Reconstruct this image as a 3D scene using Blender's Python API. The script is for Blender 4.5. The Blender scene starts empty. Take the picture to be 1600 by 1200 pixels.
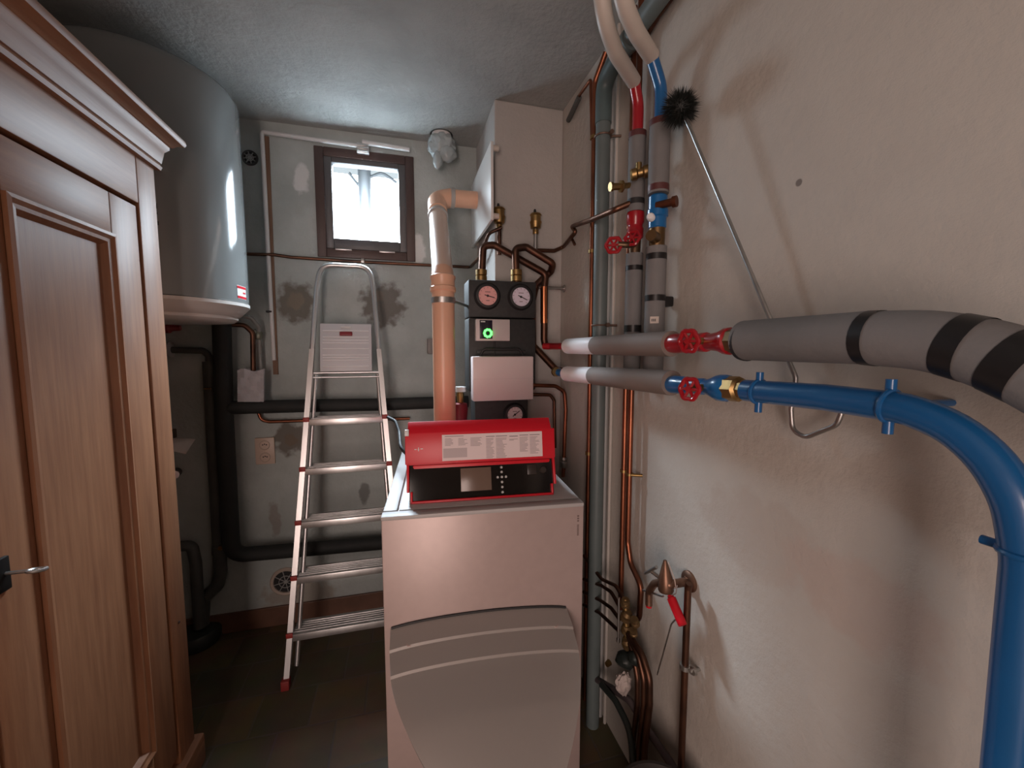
import bpy, bmesh, math, random
from mathutils import Vector, Matrix, noise
random.seed(7)
S = bpy.context.scene
COL = S.collection
PI = math.pi

# ------------------------------------------------------------------ camera
CAM = Vector((0, 0, 1.4)); YAW = math.radians(15); PIT = math.radians(4.9); FPX = 640.0
cd = bpy.data.cameras.new('camera'); cd.sensor_width = 36; cd.lens = 36 * FPX / 1600; cd.clip_start = .01
cam = bpy.data.objects.new('camera', cd); COL.objects.link(cam)
cam.location = CAM; cam.rotation_euler = (PI / 2 - PIT, 0, -YAW)
S.camera = cam

# ------------------------------------------------------------------ daylight and view
W = bpy.data.worlds.new('daylight'); S.world = W; W.use_nodes = True
wn = W.node_tree.nodes; wl = W.node_tree.links
bg = wn['Background']; bg.inputs['Strength'].default_value = 42.0
_tc = wn.new('ShaderNodeTexCoord'); _sx = wn.new('ShaderNodeSeparateXYZ'); _cr = wn.new('ShaderNodeValToRGB')   # sky above, darker ground below
wl.new(_tc.outputs['Generated'], _sx.inputs[0]); _mr = wn.new('ShaderNodeMapRange'); _mr.inputs[1].default_value = -1; _mr.inputs[2].default_value = 1
wl.new(_sx.outputs['Z'], _mr.inputs[0]); wl.new(_mr.outputs[0], _cr.inputs[0]); wl.new(_cr.outputs[0], bg.inputs['Color'])
for _p, _v in ((.44, .16), (.50, .24), (.58, .33), (.70, .85), (.78, 2.1), (.86, 4.2), (.95, 5)):
    _e = _cr.color_ramp.elements.new(_p); _e.color = (_v * .74, _v * .88, _v, 1)
_cr.color_ramp.elements.remove(_cr.color_ramp.elements[0])
S.view_settings.view_transform = 'Standard'; S.view_settings.look = 'None'
S.view_settings.gamma = 1; S.view_settings.use_curve_mapping = False
S.view_settings.exposure = 0.95

def area(name, loc, rot, sx, sy, power, color, portal=False):
    l = bpy.data.lights.new(name, 'AREA'); l.shape = 'RECTANGLE'; l.size = sx; l.size_y = sy
    l.energy = power; l.color = color
    if portal: l.cycles.is_portal = True
    o = bpy.data.objects.new(name, l); COL.objects.link(o); o.location = loc; o.rotation_euler = rot
    return o
area('window_daylight', (-.158, 2.33, 2.13), (-PI / 2, 0, 0), .40, .46, 1, (1, 1, 1), True)
# light coming in through the open doorway behind the camera
area('doorway_light', (-.76, -1.62, 1.05), (PI / 2, 0, 0), .75, 1.6, 20, (1.0, .77, .69))

# ------------------------------------------------------------------ where the walls stand
XR, XL, YB, YK, XK, YR, ZC = .713, -1.25, 2.22, 1.78, .40, -1.65, 2.45
_f = Vector((math.sin(YAW) * math.cos(PIT), math.cos(YAW) * math.cos(PIT), -math.sin(PIT)))
_r = Vector((math.cos(YAW), -math.sin(YAW), 0)); _u = _r.cross(_f)
def sight(px, py): return _f + _r * ((px - 800) / FPX) - _u * ((py - 600) / FPX)
def onp(px, py, ax, v):
    d = sight(px, py); return CAM + d * ((v - CAM[ax]) / d[ax])
def R(px, py, off=0.0): return onp(px, py, 0, XR - off)       # measured on the right wall, standing off it
def B(px, py, off=0.0): return onp(px, py, 1, YB - off)       # on the back wall
def K(px, py, off=0.0): return onp(px, py, 1, YK - off)       # on the chimney front
def Y(px, py, y): return onp(px, py, 1, y)
def Z(px, py, z): return onp(px, py, 2, z)

# ------------------------------------------------------------------ materials
MC = {}
def mat(name, col, rough=.5, metal=0, col2=None, scale=6, stretch=(1, 1, 1), bump=0, bscale=40, coat=0, lo=.35, hi=.7, emit=None, alpha=None, spec=None, crough=.12):
    if name in MC: return MC[name]
    m = bpy.data.materials.new(name); m.use_nodes = True
    n = m.node_tree.nodes; l = m.node_tree.links; p = n['Principled BSDF']
    p.inputs['Base Color'].default_value = (*col, 1); p.inputs['Roughness'].default_value = rough
    p.inputs['Metallic'].default_value = metal; p.inputs['Coat Weight'].default_value = coat
    p.inputs['Coat Roughness'].default_value = crough
    if spec is not None: p.inputs['Specular IOR Level'].default_value = spec
    tc = n.new('ShaderNodeNewGeometry')
    mp = n.new('ShaderNodeMapping'); mp.inputs['Scale'].default_value = stretch
    l.new(tc.outputs['Position'], mp.inputs['Vector'])
    if col2:
        t = n.new('ShaderNodeTexNoise'); t.inputs['Scale'].default_value = scale; t.inputs['Detail'].default_value = 5
        l.new(mp.outputs[0], t.inputs['Vector'])
        r = n.new('ShaderNodeValToRGB'); r.color_ramp.elements[0].position = lo; r.color_ramp.elements[1].position = hi
        r.color_ramp.elements[0].color = (*col, 1); r.color_ramp.elements[1].color = (*col2, 1)
        l.new(t.outputs['Fac'], r.inputs[0]); l.new(r.outputs[0], p.inputs['Base Color'])
    if bump:
        t2 = n.new('ShaderNodeTexNoise'); t2.inputs['Scale'].default_value = bscale; t2.inputs['Detail'].default_value = 6
        l.new(mp.outputs[0], t2.inputs['Vector'])
        b = n.new('ShaderNodeBump'); b.inputs['Strength'].default_value = bump; b.inputs['Distance'].default_value = .01
        l.new(t2.outputs['Fac'], b.inputs['Height']); l.new(b.outputs[0], p.inputs['Normal'])
    if emit:
        p.inputs['Emission Color'].default_value = (*emit[0], 1); p.inputs['Emission Strength'].default_value = emit[1]
    if alpha is not None: p.inputs['Alpha'].default_value = alpha
    MC[name] = m
    return m

def plaster(name, base, dark, spots=(), bump=.35):
    """mottled plaster; spots = (centre, radius, colour, axis weights) are damp stains / patches with a shape of their own"""
    m = bpy.data.materials.new(name); m.use_nodes = True
    n = m.node_tree.nodes; l = m.node_tree.links; p = n['Principled BSDF']; p.inputs['Roughness'].default_value = .9
    p.inputs['Specular IOR Level'].default_value = .25
    g = n.new('ShaderNodeNewGeometry')
    t = n.new('ShaderNodeTexNoise'); t.inputs['Scale'].default_value = 3.2; t.inputs['Detail'].default_value = 8; t.inputs['Roughness'].default_value = .6
    l.new(g.outputs['Position'], t.inputs['Vector'])
    r = n.new('ShaderNodeValToRGB'); r.color_ramp.elements[0].position = .3; r.color_ramp.elements[1].position = .68
    r.color_ramp.elements[0].color = (*dark, 1); r.color_ramp.elements[1].color = (*base, 1)
    l.new(t.outputs['Fac'], r.inputs[0]); out = r.outputs[0]
    t3 = n.new('ShaderNodeTexNoise'); t3.inputs['Scale'].default_value = 22; t3.inputs['Detail'].default_value = 6
    l.new(g.outputs['Position'], t3.inputs['Vector'])
    for c, rad, colr, strength, sq in spots:
        d = n.new('ShaderNodeVectorMath'); d.operation = 'SUBTRACT'; d.inputs[1].default_value = c
        l.new(g.outputs['Position'], d.inputs[0])
        sc = n.new('ShaderNodeVectorMath'); sc.operation = 'MULTIPLY'; sc.inputs[1].default_value = sq
        l.new(d.outputs[0], sc.inputs[0])
        ln = n.new('ShaderNodeVectorMath'); ln.operation = 'LENGTH'; l.new(sc.outputs[0], ln.inputs[0])
        ad = n.new('ShaderNodeMath'); ad.operation = 'MULTIPLY_ADD'; ad.inputs[1].default_value = rad * 1.5
        l.new(t3.outputs['Fac'], ad.inputs[0]); l.new(ln.outputs['Value'], ad.inputs[2])
        mr = n.new('ShaderNodeMapRange'); mr.inputs[1].default_value = rad * 1.55; mr.inputs[2].default_value = rad * 1.9
        mr.inputs[3].default_value = strength; mr.inputs[4].default_value = 0
        l.new(ad.outputs[0], mr.inputs[0])
        mx = n.new('ShaderNodeMix'); mx.data_type = 'RGBA'; mx.inputs[7].default_value = (*colr, 1)
        l.new(mr.outputs[0], mx.inputs[0]); l.new(out, mx.inputs[6]); out = mx.outputs[2]
    l.new(out, p.inputs['Base Color'])
    t2 = n.new('ShaderNodeTexNoise'); t2.inputs['Scale'].default_value = 38; t2.inputs['Detail'].default_value = 7; t2.inputs['Roughness'].default_value = .65
    l.new(g.outputs['Position'], t2.inputs['Vector'])
    b = n.new('ShaderNodeBump'); b.inputs['Strength'].default_value = bump; b.inputs['Distance'].default_value = .012
    l.new(t2.outputs['Fac'], b.inputs['Height']); l.new(b.outputs[0], p.inputs['Normal'])
    return m

def tiles():
    m = bpy.data.materials.new('floor_tiles'); m.use_nodes = True
    n = m.node_tree.nodes; l = m.node_tree.links; p = n['Principled BSDF']; p.inputs['Roughness'].default_value = .45
    g = n.new('ShaderNodeNewGeometry'); mp = n.new('ShaderNodeMapping'); mp.inputs['Location'].default_value = (.07, .04, 0)
    l.new(g.outputs['Position'], mp.inputs['Vector'])
    b = n.new('ShaderNodeTexBrick'); b.offset = .5
    b.inputs['Scale'].default_value = 1; b.inputs['Brick Width'].default_value = .2; b.inputs['Row Height'].default_value = .2
    b.inputs['Mortar Size'].default_value = .004; b.inputs['Mortar Smooth'].default_value = .2
    b.inputs['Color1'].default_value = (.17, .115, .065, 1); b.inputs['Color2'].default_value = (.10, .085, .05, 1)
    b.inputs['Mortar'].default_value = (.13, .105, .085, 1)
    l.new(mp.outputs[0], b.inputs['Vector'])
    t = n.new('ShaderNodeTexNoise'); t.inputs['Scale'].default_value = 9; t.inputs['Detail'].default_value = 6
    l.new(g.outputs['Position'], t.inputs['Vector'])
    mx = n.new('ShaderNodeMix'); mx.data_type = 'RGBA'; mx.blend_type = 'MULTIPLY'; mx.inputs[0].default_value = .6
    l.new(b.outputs['Color'], mx.inputs[6]); l.new(t.outputs['Color'], mx.inputs[7]); l.new(mx.outputs[2], p.inputs['Base Color'])
    bp = n.new('ShaderNodeBump'); bp.inputs['Strength'].default_value = .4; bp.inputs['Distance'].default_value = .004; bp.invert = True
    l.new(b.outputs['Fac'], bp.inputs['Height']); l.new(bp.outputs[0], p.inputs['Normal'])
    return m

COPPER = mat('copper_pipe', (.40, .145, .08), .38, 1, (.13, .055, .035), 5)
COPPER_D = mat('dark_copper', (.20, .10, .065), .45, 1, (.075, .045, .035), 9)
BRASS = mat('brass', (.48, .32, .13), .42, 1, (.25, .16, .07), 18)
STEEL = mat('steel', (.55, .55, .53), .38, 1, (.4, .4, .4), 20)
ALU = mat('aluminium', (.72, .72, .72), .34, .85, (.55, .55, .55), 14, (1, 1, .2))
FOAM = mat('grey_foam', (.165, .165, .165), .75, 0, (.205, .20, .20), 7, bump=.12, bscale=90)
FOAM_B = mat('brown_grey_foam', (.23, .185, .16), .7, 0, (.20, .165, .145), 7)
TAPE = mat('black_tape', (.012, .012, .013), .4)
TAPE_M = mat('maroon_tape', (.10, .03, .03), .45)
RED = mat('red_paint', (.36, .008, .016), .28, 0, coat=.3)
REDP = mat('red_plastic', (.60, .006, .02), .38)
BLUE = mat('blue_paint', (.008, .095, .27), .28, 0, (.012, .12, .33), 4, coat=.35)
BLUE_F = mat('blue_fitting', (.008, .13, .36), .3, coat=.3)
DRAIN = mat('grey_drain_plastic', (.15, .185, .185), .45, 0, (.11, .14, .14), 5)
DRAIN_D = mat('old_drain_pipe', (.085, .09, .085), .5, 0, (.06, .062, .06), 8)
WHITEP = mat('cream_plastic', (.62, .56, .50), .42, 0, (.55, .49, .43), 4)
SLEEVE = mat('white_sleeve', (.88, .88, .90), .4)
RUBBER = mat('black_rubber_foam', (.014, .017, .017), .75, 0, (.024, .026, .025), 9, bump=.3, bscale=25)
BLACKP = mat('black_plastic', (.018, .018, .019), .6)
EPP = mat('black_foam_case', (.024, .025, .025), .62, 0, (.034, .035, .035), 60)
FLUE = mat('peach_flue_plastic', (.78, .47, .32), .35, 0, (.70, .42, .29), 3)
SILVER = mat('silver_warm_cast', (.45, .352, .33), .38, .2, (.43, .337, .315), 40)  # silver casing, with warm pink reflected light mixed into the colour
COVER = mat('silver_cover_paint', (.44, .425, .42), .5)
SILVER_D = mat('silver_hood', (.37, .34, .32), .36, .3)
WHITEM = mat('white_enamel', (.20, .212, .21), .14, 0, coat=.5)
PAPER = mat('paper', (.78, .76, .74), .7)
GREYBOX = mat('pale_grey_plastic', (.55, .50, .49), .45)
PVC = mat('white_conduit', (.66, .67, .67), .4)
BROWNP = mat('brown_frame_wood', (.085, .052, .045), .5, 0, (.06, .038, .034), 10, (1, 1, .2))
SASH = mat('dark_sash', (.10, .10, .105), .45)
def wood(name, st):
    return mat(name, (.31, .135, .062), .54, 0, (.215, .082, .036), 5, st, bump=.05, bscale=9, lo=.3, hi=.75, coat=.22, crough=.45)
PINE_V = wood('pine_vertical', (14, 14, 1.1)); PINE_H = wood('pine_horizontal', (14, 1.1, 14))
PLANK = mat('brown_plank', (.20, .115, .07), .6, 0, (.14, .075, .045), 6, (10, 10, 1))

# ------------------------------------------------------------------ mesh helpers
def frame_of(ax):
    a = Vector(ax).normalized(); h = Vector((0, 0, 1)) if abs(a.z) < .9 else Vector((1, 0, 0))
    x = h.cross(a).normalized(); return x, a.cross(x), a

class MB:
    def __init__(s): s.bm = bmesh.new()
    def box(s, x0, x1, y0, y1, z0, z1, bev=0.0, mtx=None, seg=2):
        t = bmesh.new(); bmesh.ops.create_cube(t, size=1)
        for v in t.verts: v.co = Vector((x0 + (v.co.x + .5) * (x1 - x0), y0 + (v.co.y + .5) * (y1 - y0), z0 + (v.co.z + .5) * (z1 - z0)))
        if bev: bmesh.ops.bevel(t, geom=t.edges[:], offset=bev, segments=seg, profile=.5, affect='EDGES')
        return s._add(t, mtx)
    def _add(s, t, mtx=None):
        if mtx is not None: bmesh.ops.transform(t, matrix=mtx, verts=t.verts)
        vm = [s.bm.verts.new(v.co) for v in t.verts]
        t.verts.index_update()
        for f in t.faces:
            try: s.bm.faces.new([vm[v.index] for v in f.verts])
            except ValueError: pass
        t.free(); return s
    def hexa(s, pts):            # eight corners: four bottom, four top
        v = [s.bm.verts.new(p) for p in pts]
        for q in ((3, 2, 1, 0), (4, 5, 6, 7), (0, 1, 5, 4), (1, 2, 6, 5), (2, 3, 7, 6), (3, 0, 4, 7)): s.bm.faces.new([v[i] for i in q])
        return s
    def path(s, pts, fil):
        pts = [Vector(p) for p in pts]
        if len(pts) < 3 or fil <= 0: return pts
        out = [pts[0]]
        for i in range(1, len(pts) - 1):
            a, b, c = pts[i - 1], pts[i], pts[i + 1]
            u = (a - b); w = (c - b); lu, lw = u.length, w.length
            if lu < 1e-6 or lw < 1e-6: continue
            u /= lu; w /= lw; ang = u.angle(w)
            if ang > 3.05: out.append(b); continue
            d = min(fil / math.tan(ang / 2), lu * .49, lw * .49)
            p0, p1 = b + u * d, b + w * d; n = max(4, int((PI - ang) / .18))
            for k in range(n + 1):
                t = k / n; out.append(p0 * (1 - t) ** 2 + b * 2 * t * (1 - t) + p1 * t * t)
        out.append(pts[-1]); return out
    def tube(s, pts, r, fil=.03, seg=14, closed=False, caps=True):
        P = s.path(pts, fil); n = len(P)
        if closed: P = [Vector(p) for p in pts]; n = len(P)
        rr = r if isinstance(r, (list, tuple)) else [r] * n
        if len(rr) != n: rr = [rr[0] + (rr[-1] - rr[0]) * i / (n - 1) for i in range(n)]
        rings = []; x = None
        for i, p in enumerate(P):
            if closed: t = (P[(i + 1) % n] - P[i - 1])
            else: t = (P[min(i + 1, n - 1)] - P[max(i - 1, 0)])
            t.normalize()
            if x is None: x = frame_of(t)[0]
            x = (x - t * x.dot(t)).normalized(); y = t.cross(x)
            rings.append([s.bm.verts.new(p + (x * math.cos(2 * PI * k / seg) + y * math.sin(2 * PI * k / seg)) * rr[i]) for k in range(seg)])
        for i in range(n if closed else n - 1):
            a, b = rings[i], rings[(i + 1) % n]
            for k in range(seg): s.bm.faces.new((a[k], a[(k + 1) % seg], b[(k + 1) % seg], b[k]))
        if caps and not closed:
            s.bm.faces.new(rings[0][::-1]); s.bm.faces.new(rings[-1])
        return s
    def lathe(s, prof, org, ax=(0, 0, 1), seg=24, cap=True):   # prof = (along, radius)
        x, y, a = frame_of(ax); o = Vector(org); rings = []
        for t, r in prof:
            rings.append([s.bm.verts.new(o + a * t + (x * math.cos(2 * PI * k / seg) + y * math.sin(2 * PI * k / seg)) * max(r, 1e-5)) for k in range(seg)])
        for i in range(len(rings) - 1):
            p, q = rings[i], rings[i + 1]
            for k in range(seg): s.bm.faces.new((p[k], p[(k + 1) % seg], q[(k + 1) % seg], q[k]))
        if cap: s.bm.faces.new(rings[0][::-1]); s.bm.faces.new(rings[-1])
        return s
    def ring(s, c, ax, Rr, r, seg=24, ns=8, wob=0, nw=6):
        x, y, a = frame_of(ax); c = Vector(c)
        P = [c + (x * math.cos(2 * PI * k / seg) + y * math.sin(2 * PI * k / seg)) * (Rr + wob * math.cos(nw * 2 * PI * k / seg)) for k in range(seg)]
        return s.tube(P, r, 0, ns, closed=True)
    def wheel(s, c, ax, Rr, r):
        s.ring(c, ax, Rr, r, 30, 8, Rr * .07, 6); x, y, a = frame_of(ax); c = Vector(c)
        for k in range(3):
            d = x * math.cos(PI * k / 3) + y * math.sin(PI * k / 3)
            s.tube([c - d * Rr, c + d * Rr], r * .7, 0, 6)
        return s.lathe([(-r * 1.4, Rr * .28), (r * 1.4, Rr * .28)], c, ax, 12)
    def ball(s, c, r, sub=3, sc=(1, 1, 1), fn=None):
        t = bmesh.new(); bmesh.ops.create_icosphere(t, subdivisions=sub, radius=1)
        for v in t.verts:
            d = v.co.copy(); k = fn(d) if fn else 1
            v.co = Vector(c) + Vector((d.x * r * sc[0], d.y * r * sc[1], d.z * r * sc[2])) * k
        return s._add(t)
    def poly(s, pts):
        s.bm.faces.new([s.bm.verts.new(p) for p in pts]); return s
    def pieces(s):               # loose islands that stand apart, each list of faces one piece
        bm = s.bm; bm.verts.index_update(); n = len(bm.verts); par = list(range(n))
        def find(i):
            while par[i] != i: par[i] = par[par[i]]; i = par[i]
            return i
        for e in bm.edges:
            a, b = find(e.verts[0].index), find(e.verts[1].index)
            if a != b: par[b] = a
        isl = {}
        for v in bm.verts:
            k = find(v.index); q = isl.setdefault(k, [list(v.co), list(v.co)])
            for i in range(3): q[0][i] = min(q[0][i], v.co[i]); q[1][i] = max(q[1][i], v.co[i])
        ks = list(isl); g = {k: k for k in ks}
        def fg(k):
            while g[k] != k: k = g[k]
            return k
        if len(ks) > 60: return None
        for i, a in enumerate(ks):
            for b in ks[:i]:
                A, Bq = isl[a], isl[b]
                gap = math.sqrt(sum(max(0, A[0][j] - Bq[1][j], Bq[0][j] - A[1][j]) ** 2 for j in range(3)))
                size = max(max(A[1][j] - A[0][j] for j in range(3)), max(Bq[1][j] - Bq[0][j] for j in range(3)))
                if gap <= max(.02, .5 * size): g[fg(a)] = fg(b)
        out = {}
        for f in bm.faces: out.setdefault(fg(find(f.verts[0].index)), []).append(f)
        return list(out.values())
    def build(s, name, m, parent=None, local=False, smooth=True):
        if parent is not None and not name.startswith(('print', 'dial_marks', 'tag_print', 'vertical_lettering', 'instruction')):
            pc = s.pieces()
            if pc and len(pc) > 1:
                first = None
                for fs in pc:
                    t = MB(); mp = {}
                    for f in fs:
                        for v in f.verts:
                            if v not in mp: mp[v] = t.bm.verts.new(v.co)
                        t.bm.faces.new([mp[v] for v in f.verts])
                    o = t.build(name, m, parent, local, smooth); first = first or o
                s.bm.free(); return first
        bmesh.ops.recalc_face_normals(s.bm, faces=s.bm.faces[:])
        me = bpy.data.meshes.new(name); o = bpy.data.objects.new(name, me)
        if parent is not None:
            if not local: bmesh.ops.transform(s.bm, matrix=world(parent).inverted(), verts=s.bm.verts)
            o.parent = parent
        elif not local:
            co = [v.co for v in s.bm.verts]
            c = Vector(((min(v.x for v in co) + max(v.x for v in co)) / 2, (min(v.y for v in co) + max(v.y for v in co)) / 2, min(v.z for v in co)))
            bmesh.ops.translate(s.bm, vec=-c, verts=s.bm.verts); o.location = c
        s.bm.to_mesh(me); s.bm.free(); me.materials.append(m)
        if smooth:
            for p in me.polygons: p.use_smooth = True
            me.set_sharp_from_angle(angle=math.radians(38))
        COL.objects.link(o); return o

def world(o):
    m = o.matrix_basis.copy()
    while o.parent: o = o.parent; m = o.matrix_basis @ m
    return m
def tag(o, label, cat, group=None):
    o['label'] = label; o['category'] = cat
    if group: o['group'] = group
    return o
def thing(name, label, cat, loc, rz=0, group=None):
    o = bpy.data.objects.new(name, None); COL.objects.link(o); o.empty_display_size = .05
    o.location = loc; o.rotation_euler = (0, 0, rz); o.matrix_basis = Matrix.Translation(Vector(loc)) @ Matrix.Rotation(rz, 4, 'Z')
    return tag(o, label, cat, group)
def struct(name, mb, m, smooth=False):
    o = mb.build(name, m, None, local=True, smooth=smooth); o['kind'] = 'structure'; return o
def lerp(a, b, t): return Vector(a) * (1 - t) + Vector(b) * t

# ------------------------------------------------------------------ the room
st = lambda px, py: tuple(B(px, py))
W_BACK = plaster('back_wall_plaster', (.47, .52, .51), (.33, .37, .36), [
    (st(462, 472), .085, (.12, .095, .068), .75, (1, 1, .9)), (st(462, 470), .04, (.25, .22, .17), .7, (1, 1, 1)),
    (st(598, 475), .10, (.10, .078, .06), .75, (1, 1, .9)), (st(590, 462), .03, (.24, .2, .16), .6, (1, 1, 1)),
    (st(455, 685), .075, (.11, .085, .062), .75, (1, 1, .9)), (st(455, 687), .032, (.2, .16, .12), .7, (1, 1, 1)),
    (st(470, 280), .055, (.74, .76, .76), .8, (1.6, 1, .8)), (st(652, 390), .05, (.72, .74, .74), .8, (1.4, 1, .7)),
    (st(570, 770), .05, (.08, .075, .07), .6, (2, 1, .9)), (st(430, 810), .05, (.22, .17, .14), .5, (2, 1, .6)),
    (st(470, 930), .10, (.30, .22, .16), .5, (.6, 1, 1.2))])
W_RIGHT = plaster('right_wall_plaster', (.555, .525, .475), (.48, .45, .41), [
    (tuple(R(1248, 286)), .006, (.14, .12, .11), .8, (1, 1, 1)), (tuple(R(1190, 840)), .10, (.47, .41, .36), .5, (1, .6, 1.2)),
    (tuple(R(1330, 930)), .08, (.5, .4, .35), .5, (1, .6, 1.2))], .3)
W_CHIM = plaster('chimney_plaster', (.50, .475, .45), (.44, .42, .40))
W_CEIL = plaster('ceiling_plaster', (.42, .435, .42), (.31, .325, .315), (), .5)
W_DARK = plaster('side_wall_plaster', (.42, .37, .33), (.36, .31, .28))
struct('floor', MB().box(XL - .1, XR + .1, -3.1, YB + .1, -.1, 0), tiles())
struct('ceiling', MB().box(XL - .1, XR + .1, -3.1, YB + .14, ZC, ZC + .1), W_CEIL)
WX0, WX1, WZ0, WZ1 = -.385, .078, 1.848, 2.365
b = MB(); T = YB + .14
b.box(XL - .1, WX0, YB, T, 0, ZC); b.box(WX1, XR + .1, YB, T, 0, ZC); b.box(WX0, WX1, YB, T, 0, WZ0); b.box(WX0, WX1, YB, T, WZ1, ZC)
struct('wall_back', b, W_BACK)
struct('wall_right', MB().box(XR, XR + .1, YR, YB, 0, ZC), W_RIGHT)
struct('wall_left', MB().box(XL - .1, XL, YR, YB, 0, ZC), W_DARK)
b = MB(); b.box(XL, -1.18, YR - .1, YR, 0, ZC); b.box(-.26, XR, YR - .1, YR, 0, ZC); b.box(-1.18, -.26, YR - .1, YR, 2.1, ZC)
struct('wall_rear', b, W_DARK)
b = MB(); b.box(XL - .1, XL, -3, YR - .1, 0, ZC); b.box(XR, XR + .1, -3, YR - .1, 0, ZC); b.box(XL - .1, XR + .1, -3.1, -3, 0, ZC)
struct('wall_hallway', b, W_DARK)
struct('wall_chimney', MB().box(XK, XR, YK, YB, 0, ZC, .006), W_CHIM)
struct('baseboard_back', MB().box(XL, XK, YB - .012, YB, 0, .10, .002), mat('brown_skirting_tile', (.16, .08, .05), .45, 0, (.11, .055, .035), 12))

# window
win = bpy.data.objects.new('window_1', None); COL.objects.link(win); win.location = (-.15, YB, WZ0); win.matrix_basis = Matrix.Translation((-.15, YB, WZ0))
win['kind'] = 'structure'
def rect_frame(x0, x1, z0, z1, w, y0, y1, bev=.004, w2=None):
    w2 = w2 or w
    return (MB().box(x0, x0 + w, y0, y1, z0, z1, bev).box(x1 - w, x1, y0, y1, z0, z1, bev)
            .box(x0 + w, x1 - w, y0, y1, z0, z0 + w2, bev).box(x0 + w, x1 - w, y0, y1, z1 - w, z1, bev))
rect_frame(WX0, WX1, WZ0, WZ1, .042, YB - .012, YB + .07).build('window_frame', BROWNP, win)
PX0, PX1, PZ0, PZ1 = -.300, -.012, 1.953, 2.306
sash = rect_frame(WX0 + .040, WX1 - .040, WZ0 + .044, WZ1 - .030, .036, YB - .004, YB + .05, .004, .050).build('window_sash', SASH, win)
gm = bpy.data.materials.new('window_glass'); gm.use_nodes = True
gn = gm.node_tree.nodes; gl = gm.node_tree.links; gn.remove(gn['Principled BSDF'])
tr = gn.new('ShaderNodeBsdfTransparent'); gs = gn.new('ShaderNodeBsdfGlossy'); gs.inputs['Roughness'].default_value = .02
mx = gn.new('ShaderNodeMixShader'); mx.inputs[0].default_value = .05
gl.new(tr.outputs[0], mx.inputs[1]); gl.new(gs.outputs[0], mx.inputs[2]); gl.new(mx.outputs[0], gn['Material Output'].inputs[0])
MB().box(WX0 + .072, WX1 - .072, YB + .028, YB + .032, WZ0 + .088, WZ1 - .062).build('window_pane', gm, win)
b = MB()
for p in ((537, 390), (605, 394)):
    c = B(*p, .012); b.box(c.x - .038, c.x + .038, c.y - .006, c.y + .008, c.z - .004, c.z + .004, .002)
b.build('window_hinge', ALU, win)

# outdoors: a roof across the yard on its post
e = Y(570, 275, 10.0)
struct('trim_1', MB().box(-5, 4, 8.6, 10.0, e.z, e.z + .3), mat('brown_eave_board', (.03, .028, .024), .8))
q0, q1 = Y(569, 262, 9.4), Y(571, 350, 9.4)
rp = MB().tube([(q0.x, 9.4, e.z), (q0.x, 9.4, 0)], .135, 0).tube([(q0.x + .1, 9.4, e.z - .25), (q0.x + .35, 9.4, e.z - .12), (q0.x + .65, 9.4, e.z - .3)], .03, .2).tube([(q0.x - .1, 9.4, q1.z + .75), (q0.x - .3, 9.4, q1.z + 1.0)], .03, 0)
tag(rp.build('roof_post', mat('dark_post', (.006, .007, .008), .6)), 'dark roof post outdoors, seen through the small window', 'post')

# ------------------------------------------------------------------ wardrobe (left)
WF = -.70; WY0, WY1, WZT = .24, 1.50, 1.944
wd = thing('wardrobe', 'tall varnished pine wardrobe with moulded cornice standing at the left', 'wardrobe', (-.95, .87, 0))
b = MB(); b.box(-1.2, WF - .065, WY0, WY1, .09, WZT)                                        # carcass box
D0, D1, DZ0, DZ1 = .884, 1.405, .13, 1.795
b2 = MB(); b2.box(WF - .066, WF, D1 + .008, WY1, .09, WZT, .003); b2.box(WF - .066, WF, WY0, WY0 + .095, .09, WZT, .003)
b.build('carcass', PINE_V, wd); b2.build('corner_post', PINE_V, wd)
MB().box(WF - .066, WF - .001, WY0 + .095, D1 + .008, DZ1 + .010, WZT, .003).build('frieze', PINE_H, wd)
prof = [(.000, WZT - .012), (.012, WZT - .010), (.015, WZT), (.010, WZT + .008), (.014, WZT + .010), (.020, WZT + .045), (.030, WZT + .058), (.030, WZT + .066), (.036, WZT + .068), (.046, WZT + .078), (.058, WZT + .082), (.062, WZT + .09), (.060, WZT + .10), (-.02, WZT + .10)]
b = MB(); rings = []
for o_, z in prof: rings.append([b.bm.verts.new(p) for p in ((-1.2, WY0 - o_, z), (WF + o_, WY0 - o_, z), (WF + o_, WY1 + o_, z), (-1.2, WY1 + o_, z))])
for i in range(len(rings) - 1):
    for k in range(4): b.bm.faces.new((rings[i][k], rings[i][(k + 1) % 4], rings[i + 1][(k + 1) % 4], rings[i + 1][k]))
b.bm.faces.new(rings[0][::-1]); b.bm.faces.new(rings[-1]); b.build('cornice', PINE_H, wd)
MB().box(-1.21, WF + .022, WY0 - .02, WY1 + .02, 0, .10, .008).build('plinth', PINE_H, wd)
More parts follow.
